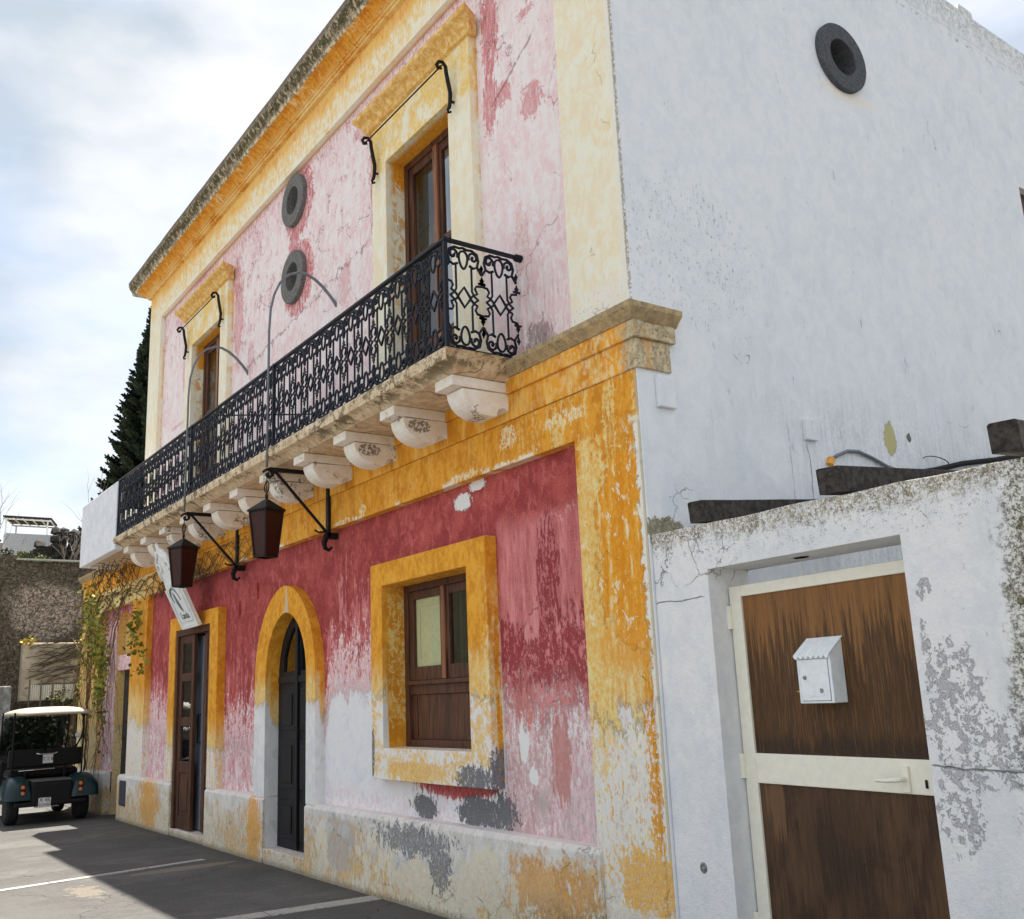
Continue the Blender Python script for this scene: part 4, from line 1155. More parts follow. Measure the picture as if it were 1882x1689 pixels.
edg = (t.y-(BY+.05)).sm(.06, -.02).max(t.z.sm(3.87, 3.9))
c_ = t.mix(edg*(n_+(n3-.5)*.9).sm(.50, .60)*.8, c_, D(98, 92, 72))
c_ = t.mix(edg*n2.sm(.57, .62)*.6, c_, D(60, 58, 46))
ck = t.crack(1.2, .01, n3.sm(.4, .5), .5)
c_ = t.mix(ck*.6, c_, D(90, 72, 50))
balc.data.materials.append(t.done(c_, .95, n_*.6+n2*.4-ck, .008, .8))
WM[balc.name] = WM[house.name]

def corbel(x):
    m_ = MB()
    m_.sweep([(-.505, 3.765), (-.505, 3.843), (.0, 3.843), (.0, 3.765)], x-.24, x)
    pr = [(-.435, 3.764)]
    for i in range(9):
        a = pi*i/16
        pr.append((-.20-.215*cos(a), 3.757-.182*sin(a)))
    pr += [(-.13, 3.575), (-.115, 3.58), (-.112, 3.605), (-.095, 3.632), (-.06, 3.647), (-.03, 3.642), (-.012, 3.63), (.0, 3.63), (.0, 3.764)]
    m_.sweep(pr[1:], x-.225, x-.012)
    return m_
cmat = T('corbel_limewash')
n_ = cmat.noise(14, 14, 14, 5, 6, .7); n2 = cmat.noise(40, 40, 40, 9, 5, .7); n3 = cmat.noise(3, 3, 3, 2, 4, .6)
c_ = cmat.mix(n_.sm(.36, .62), D(224, 218, 208), D(206, 198, 184))
c_ = cmat.mix(n3.sm(.48, .62)*n2.sm(.4, .6)*.16, c_, D(160, 148, 128))
fl = n2.sm(.50, .53)*((n3+(n_-.5)*.3).sm(.60, .64))
sc_ = (cmat.ell(-.27, 3.70, .10, .05, n2, .6, .1, y=True)*((cmat.x+2.24).abs().sm(.05, .03)+(cmat.x+3.11).abs().sm(.05, .03)).sat())*n2.sm(.46, .5)
fl = (fl+sc_).sat()
c_ = cmat.mix(fl*.8, c_, D(88, 82, 74))
cm_ = cmat.done(c_, .92, n_*.5+n2*.4-fl*.7, .006, .7)
c0 = corbel(-1.368).build('corbel', cm_, balc, bevel=.006)
for i in range(1, 11):
    c1 = c0.copy(); COL.objects.link(c1); c1.parent = balc; c1.location = (-.871*i, 0, 0)

# ---- railing
RZ = 3.99; RH = .815
def railpanel(wd, gap_right=True):
    """one openwork unit in the local XZ plane, centred on the oval, base at z=0"""
    r = MB(); T0 = .0085; hw = wd/2
    def tb(pts, rad=T0, closed=False):
        rad = [q*1.28 for q in rad] if isinstance(rad, list) else rad*1.28
        r.tube([(p[0], 0, p[1]) for p in pts], rad, 5, closed)
    for s in (1, -1):
        Z = (lambda z: z) if s == 1 else (lambda z: RH-z)
        # oval
        tb([(.036*cos(a*pi/8)*(1+.25*sin(a*pi/8)), Z(.115+.070*-sin(a*pi/8))) for a in range(16)], .0075, True)
        for q in (-1, 1):
            # scroll beside the oval
            sp = []
            for a in range(15):
                th = a/14*2.35*pi; rr = .043*(1-a/17)
                sp.append((q*(.088-rr*cos(th-.4)*1.0), Z(.085-rr*sin(th-.4)*1.15)))
            tb(sp, [.0085]*9+[.008, .008, .009, .010, .011, .012])
            tb([(0, Z(.022)), (q*.03, Z(.03)), (q*.075, Z(.026)), (q*.12, Z(.05)), (q*.132, Z(.10)), (q*.118, Z(.15))], .008)
            tb([(q*.05, Z(.15)), (q*.085, Z(.165)), (q*.118, Z(.15)), (q*hw, Z(.205))], .0085)
            # upright down to the crossing, strap from the diamond through it to the leaf stalk
            tb([(q*.067, Z(.155)), (q*.067, Z(.350)), (q*.088, Z(.385)), (q*.118, Z(RH/2+.0)), (q*.124, Z(RH/2+.001))], .007)
            tb([(q*.052, RH/2), (q*.078, Z(.378)), (q*.112, Z(.360)), (q*.094, Z(.325)), (q*.108, Z(.300)), (q*hw, Z(.292))], .0075)
        # diamond halves
        tb([(-.056, RH/2), (0, Z(RH/2-.078)), (.056, RH/2)], .0085)
        # leaf finials in the gaps
        for cx in ((hw, -hw) if gap_right else (hw,)):
            r.plate([(cx, Z(.215)), (cx+.010, Z(.238)), (cx+.019, Z(.246)), (cx+.011, Z(.262)), (cx+.032, Z(.268)), (cx+.030, Z(.284)), (cx+.010, Z(.280)), (cx, Z(.290)), (cx-.010, Z(.280)), (cx-.030, Z(.284)), (cx-.032, Z(.268)), (cx-.011, Z(.262)), (cx-.019, Z(.246)), (cx-.010, Z(.238))], [], -.005, .005)
            r.plate([(cx, Z(.195)), (cx+.008, Z(.165)), (cx+.016, Z(.15)), (cx+.005, Z(.135)), (cx, Z(.12)), (cx-.005, Z(.135)), (cx-.016, Z(.15)), (cx-.008, Z(.165))], [], -.005, .005)
    return r
NP = 33; PW = (BX1-.03-BX0)/NP
p0 = railpanel(PW, False)
p0.xf(Matrix.Translation((BX0+PW/2, BY, RZ)))
p0 = p0.build('railing_panel', M['railiron'], balc)
for i in range(1, NP):
    c1 = p0.copy(); COL.objects.link(c1); c1.parent = balc; c1.location = (PW*i, 0, 0)
sw_ = (abs(BY)+.02)/2
for i in range(2):
    q = railpanel(sw_, i == 0)
    q.xf(Matrix.Translation((BX1, -.0+.02-sw_*(i+.5), RZ)) @ Matrix.Rotation(pi/2, 4, 'Z'))
    q.build('railing_panel', M['railiron'], balc)
hr = MB().box(BX0, BX1+.018, BY-.018, BY+.018, RZ+RH, RZ+RH+.022).box(BX1-.018, BX1+.018, BY+.018, .10, RZ+RH, RZ+RH+.022)
hr.tube([(BX1, .10, RZ+RH+.01), (BX1, .02, RZ+RH+.01)], .03, 8)
hr.build('handrail', M['railiron'], balc, bevel=.003)
MB().box(BX0, BX1+.015, BY-.016, BY+.016, RZ-.012, RZ+.012).box(BX1-.016, BX1+.016, BY+.016, .04, RZ-.012, RZ+.012).build('bottom_rail', M['railiron'], balc)
for xx in (BX1, -4.47, -7.0, BX0+.01):
    MB().box(xx-.014, xx+.014, BY-.014, BY+.014, RZ-.03, RZ+RH+.03).build('railing_post', M['railiron'], balc)
# white end parapet continuing the balcony front
MB().box(-12.48, BX0-.012, BY-.03, BY+.09, 3.82, 4.81).box(-12.48, -12.38, BY+.09, .2, 3.82, 4.81).build('white_parapet', M['boxw'], balc, bevel=.012)
MB().box(-12.379, BX0-.061, BY+.0905, .1, 3.86, 3.97).build('sun_block_floor', M['slab'], balc)  # hidden slab added to stop sun passing between parapet and house
# iron tie inside the balcony
MB().tube([(-6.1, BY, RZ+RH-.08), (-4.6, .04, RZ+.45)], .008).build('tie_rod', M['iron'], balc)

# ------------------------------------------------------------------ scroll brackets over the upper windows
def curtain_rail(xa, xb, label):
    th = thing('curtain_rail', label, 'curtain rail', ((xa+xb)/2, -.03, 6.6), group='iron scroll rails over the balcony windows')
    for x_ in (xa, xb):
        pts = [(-.03, 6.44), (-.055, 6.425), (-.06, 6.45), (-.045, 6.475), (-.035, 6.53), (-.03, 6.62), (-.05, 6.72), (-.065, 6.80), (-.07, 6.86), (-.10, 6.895), (-.14, 6.885), (-.16, 6.85), (-.145, 6.82), (-.12, 6.83), (-.125, 6.85)]
        m_ = MB().tube([(x_, y-.01, z) for y, z in pts], [.011, .012, .013, .016, .018, .019, .019, .018, .017, .016, .016, .016, .017, .016, .01], 8)
        m_.tube([(x_, .0, 6.54), (x_, -.04, 6.54)], .012)
        m_.build('bracket', M['bronze'], th, smooth=True)
    MB().tube([(xa-.02, -.13, 6.845), (xb+.02, -.13, 6.845)], .007).build('rod', M['bronze'], th)
curtain_rail(-3.40, -2.0, 'dark iron scroll brackets with thin rod above the nearer balcony window')
curtain_rail(-9.24, -7.78, 'dark iron scroll brackets with thin rod above the farther balcony window')

# ------------------------------------------------------------------ wall lanterns
def lantern(x_, label):
    th = thing('wall_lantern', label, 'lantern', (x_, 0, 3.3), group='smoked glass wall lanterns under the balcony')
    Yl = -.65
    b = MB().box(x_-.028, x_+.028, -.03, .0, 3.16, 3.72).box(x_-.02, x_+.02, Yl+.02, -.0, 3.765, 3.80)
    b.box(x_-.028, x_+.028, -.03, .075, 3.14, 3.2)
    b.tube([(x_, Yl+.08, 3.77), (x_, -.03, 3.20)], .016, 4)
    b.tube([(x_, -.02, 3.2), (x_, -.06, 3.10), (x_, -.05, 3.05), (x_, -.01, 3.03), (x_+.02, .02, 3.06)], [.03, .03, .025, .018, .012], 6)
    b.tube([(x_, -.05, 3.21), (x_, -.12, 3.20), (x_, -.16, 3.22)], .01, 5)
    for k in range(2):
        pts = [(x_, Yl+.02-.055*(1-a/15)*cos(a/10*2*pi*.9+.3), 3.735+.055*(1-a/15)*sin(a/10*2*pi*.9+.3)) for a in range(13)]
        b.tube([(p[0]-.02+.04*k, p[1], p[2]) for p in pts], .012, 5)
    b.build('bracket', M['iron'], th)
    # conduit up past the balcony and over to the wall
    top = [(-.652, 3.80), (-.650, 4.6), (-.648, 5.2), (-.635, 5.42), (-.60, 5.58), (-.54, 5.72), (-.45, 5.82), (-.35, 5.87), (-.26, 5.87), (-.17, 5.835), (-.08, 5.77), (.0, 5.69), (.06, 5.62), (.085, 5.58)]
    MB().tube([(x_, y, z) for y, z in top], [.012]*7+[.013, .015, .016, .017, .017, .018, .018], 8).build('conduit', M['galv'], th, smooth=True)
    zc = 3.68
    c = MB().tube([(x_+.055*cos(a*pi/8), Yl+.0, 3.605+.055*sin(a*pi/8)) for a in range(16)], .006, 5, True)
    c.tube([(x_, Yl, 3.70), (x_, Yl, 3.53)], .005, 5)
    for q in (-1, 1):
        c.tube([(x_+q*.022*cos(a*pi/5)+q*.012, Yl, 3.515+.026*sin(a*pi/5)) for a in range(10)], .005, 5, True)
    c.build('hanger', M['iron'], th)
    # body: four sided, tapering downwards, turned a little
    A = radians(22)
    def sq(h, z):
        h *= .77
        return [Vector((x_+h*sqrt(2)*cos(A+pi/4+i*pi/2), Yl+h*sqrt(2)*sin(A+pi/4+i*pi/2), z)) for i in range(4)]
    roof = MB(); lo, hi = sq(.165, 3.385), sq(.02, 3.485); l2_ = sq(.165, 3.37)
    roof.add(l2_+lo+hi, [(0, 1, 2, 3), (0, 1, 5, 4), (1, 2, 6, 5), (2, 3, 7, 6), (3, 0, 4, 7), (4, 5, 9, 8), (5, 6, 10, 9), (6, 7, 11, 10), (7, 4, 8, 11), (8, 9, 10, 11)])
    roof.tube([(x_, Yl, 3.48), (x_, Yl, 3.505)], .012, 6)
    roof.build('lantern_roof', M['bronze'], th)
    a, c_ = sq(.145, 3.37), sq(.098, 2.94)
    fr_ = MB()
    for i in range(4):
        j = (i+1) % 4
        fr_.tube([a[i], c_[i]], .010, 4); fr_.tube([c_[i], c_[j]], .014, 4); fr_.tube([a[i], a[j]], .011, 4)
    fr_.build('lantern_frame', M['bronze'], th)
    g_ = MB(); a2, c2 = sq(.138, 3.37), sq(.093, 2.945)
    g_.add(a2+c2, [(0, 1, 5, 4), (1, 2, 6, 5), (2, 3, 7, 6), (3, 0, 4, 7), (0, 1, 2, 3), (4, 5, 6, 7)])
    g_.build('lantern_glass', M['amber'], th)
    return th
lantern(-4.51, 'nearer smoked glass lantern hanging from an iron bracket below the middle of the balcony')
lantern(-7.05, 'farther smoked glass lantern hanging in front of the tilted white sign')

# ------------------------------------------------------------------ tilted sign over the left door
sign = thing('hanging_sign', 'white carved sign board tilted out over the left entrance door', 'sign', (-8.44, -.3, 3.2))
sa, sb = Vector((-8.44, -.06, 2.60)), Vector((-8.44, -.555, 3.62))
L_ = (sb-sa).length; uz = (sb-sa).normalized(); ux = Vector((1, 0, 0)); uy = ux.cross(uz)*-1   # uy = outward/down normal
uy = uz.cross(ux)
Ms = Matrix((ux, uy, uz)).transposed().to_4x4(); Ms.translation = sa
WS_ = WM[sign.name].inverted()
out = [(-.33, 0), (.33, 0), (.33, .55), (.27, .72), (.25, .85)]
out += [(.22, .97), (.14, 1.05), (.05, 1.08), (0.02, L_+.03), (-.05, 1.07), (-.14, 1.05), (-.22, .97), (-.25, .85), (-.27, .72), (-.33, .55)]
mb = MB().plate(out, [], -.035, .0).xf(Ms)
fs_ = mb.build('board', M['paintw'], sign, bevel=.008)
# which side faces the street: the one with the normal towards -Y and down
sd = -1 if (Ms.to_3x3() @ Vector((0, 1, 0))).y > 0 else 1
y0_, y1_ = ((.0, .02) if sd == 1 else (-.055, -.035))
yt = .023 if sd == 1 else -.058
mb = MB().plate(rect(-.22, .22, .09, .62), [], min(y0_, y1_), max(y0_, y1_))
mb.plate(rect(-.33, -.29, 0, .55), [], min(y0_, y1_), max(y0_, y1_)).plate(rect(.29, .33, 0, .55), [], min(y0_, y1_), max(y0_, y1_)).plate(rect(-.29, .29, 0, .04), [], min(y0_, y1_), max(y0_, y1_))
mb.xf(Ms).build('raised_panel', M['paintw'], sign, bevel=.005)
mb = MB()
yy = yt
for q in (-1, 1):
    mb.tube([(q*(.16+.08*(1-a/14)*cos(a*.55)), yy*.8, .83+.09*(1-a/14)*sin(a*.55)) for a in range(14)], .014, 5)
    mb.tube([(q*.05, yy*.8, 1.04), (q*.12, yy*.8, .98), (q*.2, yy*.8, .94), (q*.26, yy*.8, .8), (q*.24, yy*.8, .68)], .018, 6)
mb.xf(Ms).build('carved_scroll', M['paintw'], sign, smooth=True)
mb = MB()
mb.tube([(-.14, yy, .36), (-.16, yy, .46), (-.11, yy, .53), (-.03, yy, .56), (.05, yy, .53), (.10, yy, .47), (.13, yy, .38)], [.006, .013, .018, .02, .014, .009, .007], 6, flat=.5)
mb.tube([(-.07, yy, .50), (-.03, yy, .44), (.0, yy, .36), (.03, yy, .28), (.05, yy, .23)], [.006, .017, .026, .021, .008], 6, flat=.5)
mb.xf(Ms).build('painted_emblem', M['signgrey'], sign)
# lettering: face the street side
Rt = Matrix(((1, 0, 0), (0, 0, -1), (0, 1, 0))).to_4x4() if sd == -1 else Matrix(((-1, 0, 0), (0, 0, 1), (0, 1, 0))).to_4x4()
tmx = WS_ @ Ms @ Matrix.Translation((.03, yy, .17)) @ Rt
text_mesh('lettering', 'Landa', .13, M['signgrey'], sign, tmx, .002)
# ------------------------------------------------------------------ climbing vine
rng = random.Random(11)
vine = thing('climbing_vine', 'half bare creeper spreading over the far left corner of the painted house', 'vine', (-13.5, -.05, 0))
st = MB()
tips = []
def wander(x, y, z, dx, dz, n, r, depth):
    pts = []; rr = []
    for i in range(n):
        pts.append((x, y, z)); rr.append(r*(1-i/n*.6))
        dx += rng.uniform(-.25, .25); dz += rng.uniform(-.2, .2)+(-.03)
        l = sqrt(dx*dx+dz*dz) or 1; dx, dz = dx/l, dz/l
        x += dx*.11; z += dz*.11
        if z > 3.52: z = 3.52-rng.random()*.03; dz = -abs(dz)*.4
        if x > -11.2 and z < 3.2: dz = abs(dz)*.8+.1
        if x > -11.2 and z < 3.08: break
        y = min(-.012, -.018 + rng.uniform(-.02, .01))
        if x > -5.9: break
        tips.append((x, y, z))
        if depth and rng.random() < .22: wander(x, y, z, dx+rng.uniform(-.8, .8), dz+rng.uniform(-.8, .8), int(n*.55), r*.6, depth-1)
    if len(pts) > 2: st.tube(pts, rr, 4)
for k in range(4): wander(-11.6+rng.uniform(-.3, .3), -.02, 3.35+rng.uniform(-.1, .1), .9, rng.uniform(-.1, .2), 40, .0065, 1)
for k in range(5): wander(-11.9+rng.uniform(-.6, .3), -.02, 3.45, -.9, rng.uniform(-.5, .1), 24, .009, 2)
for k in range(4): wander(-14.0+rng.uniform(-.7, .6), -.02, 3.4, rng.uniform(-.3, .3), -1, 24, .010, 2)
wander(-14.3, -.03, .1, .1, 1, 32, .02, 1)
# twigs hanging off the slab, a tangle under the parapet
for k in range(90):
    x = rng.gauss(-11.75, .5); y = rng.uniform(-.5, -.05); z = 3.80-rng.random()*.1
    pts = []
    d = Vector((rng.uniform(-1, 1), rng.uniform(-.3, .3), rng.uniform(-1.2, .1))).normalized()
    p = Vector((x, y, z))
    for i in range(rng.randint(4, 9)):
        pts.append(tuple(p)); d = (d+Vector((rng.uniform(-.5, .5), rng.uniform(-.4, .4), rng.uniform(-.5, .4)))).normalized(); p = p+d*.07
        if p.z > 3.82: p.z = 3.8
    st.tube(pts, .005, 3)
st.build('stem', plain('vine_bark', D(84, 62, 44), .9), vine)
lf = MB()
def leafq(m_, p, s, rg):
    a = Vector((rg.uniform(-1, 1), rg.uniform(-1, .2), rg.uniform(-1, .6))).normalized(); b = a.orthogonal().normalized()
    b = (b+a.cross(b)*rg.uniform(-1, 1)).normalized(); c = a.cross(b)
    p = Vector(p)
    m_.add([p, p+b*s*.5+c*s*.42, p+b*s*1.15, p+b*s*.5-c*s*.42], [(0, 1, 2, 3)])
for cx, cz, sx, sz, n_ in ((-14.3, 3.25, .35, .35, 150), (-13.6, 2.9, .35, .5, 300), (-13.1, 2.45, .22, .5, 320), (-14.6, 2.3, .3, .6, 90), (-13.2, 1.9, .18, .3, 110), (-11.15, 2.75, .2, .35, 150), (-12.9, 1.45, .1, .5, 50), (-14.2, 3.6, .4, .15, 60), (-10.8, 2.35, .12, .25, 50), (-12.2, 3.3, .5, .2, 40), (-13.0, 2.15, .14, .22, 110)):
    for i in range(int(n_*.62)):
        leafq(lf, (rng.gauss(cx, sx*.6), -.03-abs(rng.gauss(0, .07)), rng.gauss(cz, sz*.6)), rng.uniform(.045, .09), rng)
t = T('vine_leaf'); n_ = t.noise(7, 7, 7, 3, 3, .6)
t.b.inputs['Subsurface Weight'].default_value = .0
lf.build('foliage', t.done(t.mix(n_.sm(.38, .62), (.10, .15, .025), (.34, .32, .05)), .6), vine)

# ------------------------------------------------------------------ gate wall, gate and mail box
TH = radians(-4.37)
O_ = (.014, .02, 0)
gw = thing('garden_wall', 'white plastered garden wall with mossy top beside the ochre corner pilaster', 'wall', O_, TH)
wall = MB()
ol = [(0, -.2), (.47, -.2), (.4705, 2.228), (1.768, 2.223), (1.768, -.2), (6.0, -.2), (6.0, 2.42)]
nn = 40
topz = lambda u: 2.497-.022*u+mnoise.noise(Vector((u*3.1, 0, 2)))*.012+mnoise.noise(Vector((u*9, 4, 2)))*.005
ol = ol[:-1]+[(6.0-6.0*i/nn, topz(6.0-6.0*i/nn)) for i in range(nn+1)]
wall.plate(ol, [], 0, .31)
wall.build('wall', M['gatewall'], gw, local=True, bevel=.012)
MB().lathe([(.0, .0), (.05, .0)], (1.03, .15, 2.2215), 'z', 20, sc=(1, .55)).build('light_fitting_hole', M['hole'], gw, local=True)
gt = thing('gate', 'cream framed gate with two weathered brown panels in the white wall', 'gate', O_, TH)
gy = .137
f = MB()
gx0, gx1, gzt = .479, 1.80, 2.129
f.box(gx0, gx0+.088, gy, gy+.05, .02, gzt).box(gx1-.10, gx1, gy, gy+.05, .02, gzt)
f.box(gx0+.088, gx1-.10, gy+.001, gy+.049, 2.068, gzt).box(gx0+.088, gx1-.10, gy+.001, gy+.049, 1.078, 1.231).box(gx0+.088, gx1-.10, gy+.001, gy+.049, .02, .14)
f.build('frame', M['cream'], gt, local=True, bevel=.004)
MB().box(gx0+.086, gx1-.098, gy+.014, gy+.034, 1.229, 2.07).build('upper_panel', M['gatewood'], gt, local=True)
MB().box(gx0+.086, gx1-.098, gy+.014, gy+.034, .138, 1.08).build('lower_panel', M['gatewood'], gt, local=True)
# near-black strip stands for the shade in the gap beside the jamb
MB().box(.4712, .4785, gy+.02, gy+.06, 0, 2.13).build('dark_gap_strip', M['dark'], gt, local=True)
for z in (1.895, 1.10, .3):
    MB().tube([(.472, gy-.008, z), (.472, gy-.008, z+.128)], .0145, 10).tube([(.472, gy-.008, z+.062), (.472, gy-.008, z+.066)], .0155, 10).box(.4725, .493, gy-.012, gy+.002, z, z+.128).build('hinge', M['cream'], gt, local=True)
h = MB().box(1.508, 1.548, gy-.012, gy, 1.085, 1.20)
h.tube([(1.527, gy-.01, 1.145), (1.527, gy-.05, 1.145), (1.515, gy-.06, 1.143), (1.46, gy-.062, 1.138), (1.40, gy-.058, 1.136)], [.013, .012, .012, .010, .008], 8)
h.build('handle', M['cream'], gt, local=True, smooth=False, bevel=.003)
MB().box(1.626, 1.640, gy-.004, gy, 1.108, 1.145).build('lock', M['iron'], gt, local=True, bevel=.003)
mbx = thing('mailbox', 'small white metal mailbox with scalloped sloping lid on the gate', 'mailbox', O_, TH)
a0, a1, b0 = 1.012, 1.232, .055
b_ = MB().sweep([(b0, 1.487), (b0, 1.722), (gy+.013, 1.80), (gy+.013, 1.487)], a0, a1)
body = b_.build('body', M['mailp'], mbx, local=True, bevel=.003)
lid = MB(); n_ = 56
vs = []; 
for i in range(n_+1):
    u = a0-.006+(a1-a0+.012)*i/n_; d = .015*abs(sin(i/n_*7*pi))
    vs += [(u, b0-.014, 1.716-d*.9), (u, gy+.013, 1.804), (u, b0-.014, 1.720-d*.9+.003), (u, gy+.013, 1.808)]
fs = []
for i in range(n_):
    o = i*4; fs += [(o, o+4, o+5, o+1), (o+2, o+3, o+7, o+6), (o, o+2, o+6, o+4), (o+1, o+5, o+7, o+3)]
fs += [(0, 1, 3, 2), (n_*4, n_*4+2, n_*4+3, n_*4+1)]
lid.add(vs, fs); lid.build('lid', M['mailp'], mbx, local=True)
MB().box(a0+.018, a1-.018, b0-.004, b0-.0005, 1.50, 1.70).build('mail_door', M['mailp'], mbx, local=True, bevel=.0015)
gm = plain('shadow_gap_grey', D(70, 78, 92), .7)
g_ = MB()
for q in (rect(a0+.016, a0+.018, 1.498, 1.702), rect(a1-.018, a1-.016, 1.498, 1.702), rect(a0+.018, a1-.018, 1.70, 1.702), rect(a0+.018, a1-.018, 1.498, 1.50)):
    g_.plate(q, [], b0-.0015, b0-.0002)
g_.build('door_gap', gm, mbx, local=True)
MB().lathe([(0, -.010), (.008, -.009), (.010, -.004), (.010, 0)], (a0+.05, b0-.003, 1.612), 'y', 16).build('lock', M['mailgrey'], mbx, local=True)
MB().box(a0+.075, a0+.165, b0-.0065, b0-.0035, 1.523, 1.526).box(a0+.075, a0+.165, b0-.0055, b0-.0035, 1.526, 1.552).build('name_slot', M['mailp'], mbx, local=True)
MB().plate([(a0+.145, 1.536), (a0+.163, 1.54), (a0+.16, 1.556), (a0+.142, 1.558)], [], b0-.009, b0-.006).build('name_tag', M['mailgrey'], mbx, local=True)
# knocked hole low on the wall
MB().lathe([(0, -.004), (.022, -.004), (.03, .0)], (.236, 0, .63), 'y', 12).build('wall_patch', mat_stone('patched_hole', D(150, 152, 154), D(90, 92, 92), D(60, 60, 60), 60, .8), gw, local=True)

# pergola beams on the wall top
bd = Vector((sin(radians(-10)), cos(radians(-10)), .11)).normalized()
side_ = bd.cross(Vector((0, 0, 1))).normalized(); upv = side_.cross(bd)
g3 = Vector((cos(TH), sin(TH), 0)); n3v = Vector((-sin(TH), cos(TH), 0))
def beam(u, z, wd, hh, off, L, label, yaw=0):
    p = Vector(O_)+g3*u+n3v*off+Vector((0, 0, z))
    d = Matrix.Rotation(yaw, 3, 'Z') @ bd
    sd_ = d.cross(Vector((0, 0, 1))).normalized(); uv = sd_.cross(d)
    m_ = MB(); n_ = 12; rg = random.Random(int(u*100))
    pr_ = [(0, 0), (wd, 0), (wd, hh*.96), (wd-.008, hh), (.01, hh), (0, hh*.95)]; kk_ = len(pr_)
    for i in range(n_+1):
        c = p+d*(L*i/n_)
        for (a, b) in pr_:
            j = Vector((rg.uniform(-1, 1), rg.uniform(-1, 1), rg.uniform(-1, 1)))*.0012
            m_.v.append(c+sd_*a+uv*b+j)
    for i in range(n_):
        for j in range(kk_):
            a, b = i*kk_+j, i*kk_+(j+1) % kk_
            m_.f.append((a, b, b+kk_, a+kk_))
    m_.f += [tuple(range(kk_)), tuple(range(n_*kk_+kk_-1, n_*kk_-1, -1))]
    o = m_.build('wooden_beam', M['beam'], None)
    return tag(o, label, 'beam', 'dark pergola beams lying on the garden wall')
beam(.385, 2.500, .105, .122, -.02, 1.9, 'dark wooden beam end nearest the ochre pilaster, lowest of the three on the wall', 0)
beam(1.36, 2.480, .125, .128, -.03, 4.0, 'dark cracked beam end in the middle of the wall top, below the grey cable', 0)
beam(2.29, 2.475, .12, .126, -.03, 5.0, 'dark square beam end at the right edge of the picture', 0)
# cables
cb = thing('cable', 'grey cable arching along the white side wall above the middle beam', 'cable', (.03, 1.8, 3.1))
pts = [(.03, 1.82, 3.14), (.03, 1.9, 3.18), (.03, 2.02, 3.225), (.03, 2.15, 3.235), (.03, 2.3, 3.205), (.03, 2.5, 3.15), (.03, 2.75, 3.12), (.03, 3.1, 3.13), (.03, 3.6, 3.2), (.03, 4.2, 3.3)]
MB().tube(pts, .013, 8).build('sheath', M['galv'], cb, smooth=True)
MB().tube([(.03, 1.80, 3.10), (.03, 1.82, 3.15)], .028, 8).build('orange_connector', plain('orange_putty', D(196, 140, 60), .8), cb)
c2 = MB().tube([(.05, 2.1, 3.02), (.05, 2.6, 3.09), (.05, 3.1, 3.18), (.05, 3.5, 3.27), (.05, 4.0, 3.35), (.05, 4.8, 3.5), (.05, 5.4, 3.62)], .022, 6)
c2.tube([(.06, 3.1+.18*cos(a*.4)*1.0, 3.24+.045*sin(a*.4)) for a in range(8)], .004, 4)
tag(c2.build('cable', M['dark'], None, smooth=True), 'black cable bundle running up the white wall towards the rightmost beam', 'cable')
# junction boxes
def jbox(y0, y1, z0, z1, label):
    o = MB().box(.012, .045, y0, y1, z0, z1)
    b = o.build('junction_box', M['side'], None, bevel=.006)
    return tag(b, label, 'junction box', 'flat white boxes on the side wall')
jbox(.148, .30, 3.32, 3.53, 'larger flat white box on the side wall just under the cornice return')
jbox(1.56, 1.68, 3.26, 3.415, 'smaller flat white box on the side wall above the middle beam')

# courtyard behind the gate
cw = MB().box(.3, 6.0, 5.0, 5.3, 0, 2.35)
tag(cw.build('courtyard_wall', mat_stone('dark_courtyard_stone', D(70, 66, 64), D(44, 42, 42), D(24, 24, 24), 5, .7), None), 'dark stone wall glimpsed over the gate', 'wall')

# ------------------------------------------------------------------ golf cart
cart = thing('golf_cart', 'dark green golf cart with cream roof parked nose away beside the house', 'golf cart', (-12.35, -.86, 0))
teal = plain('dark_teal_paint', (.006, .030, .038), .3, spec=.4)
blk = plain('black_vinyl', (.006, .006, .007), .6, spec=.25)
rub = plain('tyre_rubber', (.012, .012, .012), .8)
chrome = plain('chrome', (.5, .5, .5), .2, metal=1)
# local frame: -x is forward, y across, origin under the tail
def lb(): return MB()
# rear cowl: two rounded fenders and a dark bay between them
def fender(y0, y1):
    m_ = MB(); prof = []
    n_ = 14; ys = [y0+(y1-y0)*i/6 for i in range(7)]
    rows = []
    for i in range(n_+1):
        a = pi*(i/n_)
        rows.append((-.38-.36*cos(pi-a)*1.0, .36+.33*sin(a)**.7))
    for yy_ in range(7):
        e = 1-abs(yy_-3)/3; k_ = .72+.28*(1-(1-e)**3)
        for x_, z_ in rows:
            m_.v.append(Vector((-.38+(x_+.38)*(.9+.1*k_), ys[yy_], .36+(z_-.36)*k_)))
    w_ = n_+1
    for i in range(6):
        for j in range(n_):
            m_.f.append((i*w_+j, i*w_+j+1, (i+1)*w_+j+1, (i+1)*w_+j))
    m_.f += [tuple(range(w_)), tuple(range(6*w_+w_-1, 6*w_-1, -1))]
    return m_
for y0, y1 in ((-.62, -.27), (.27, .66)):
    fender(y0, y1).build('fender', teal, cart, local=True, smooth=True)
body = MB().sweep([(-.0, 0), (0, 1)], 0, 1) if 0 else MB()
body.box(-.62, -.02, -.28, .28, .30, .60).box(-2.2, -.6, -.52, .52, .24, .36).box(-1.3, -.6, -.50, .50, .36, .62)
body.add([(-2.25, -.5, .3), (-2.25, .5, .3), (-1.75, -.52, .3), (-1.75, .52, .3), (-2.2, -.42, .72), (-2.2, .42, .72), (-1.8, -.46, .88), (-1.8, .46, .88)], [(0, 1, 5, 4), (2, 6, 7, 3), (0, 4, 6, 2), (1, 3, 7, 5), (4, 5, 7, 6), (0, 2, 3, 1)])
body.build('body', blk, cart, local=True, bevel=.03)
MB().box(-.10, -.015, -.5, .5, .26, .33).build('bumper', blk, cart, local=True, bevel=.02)
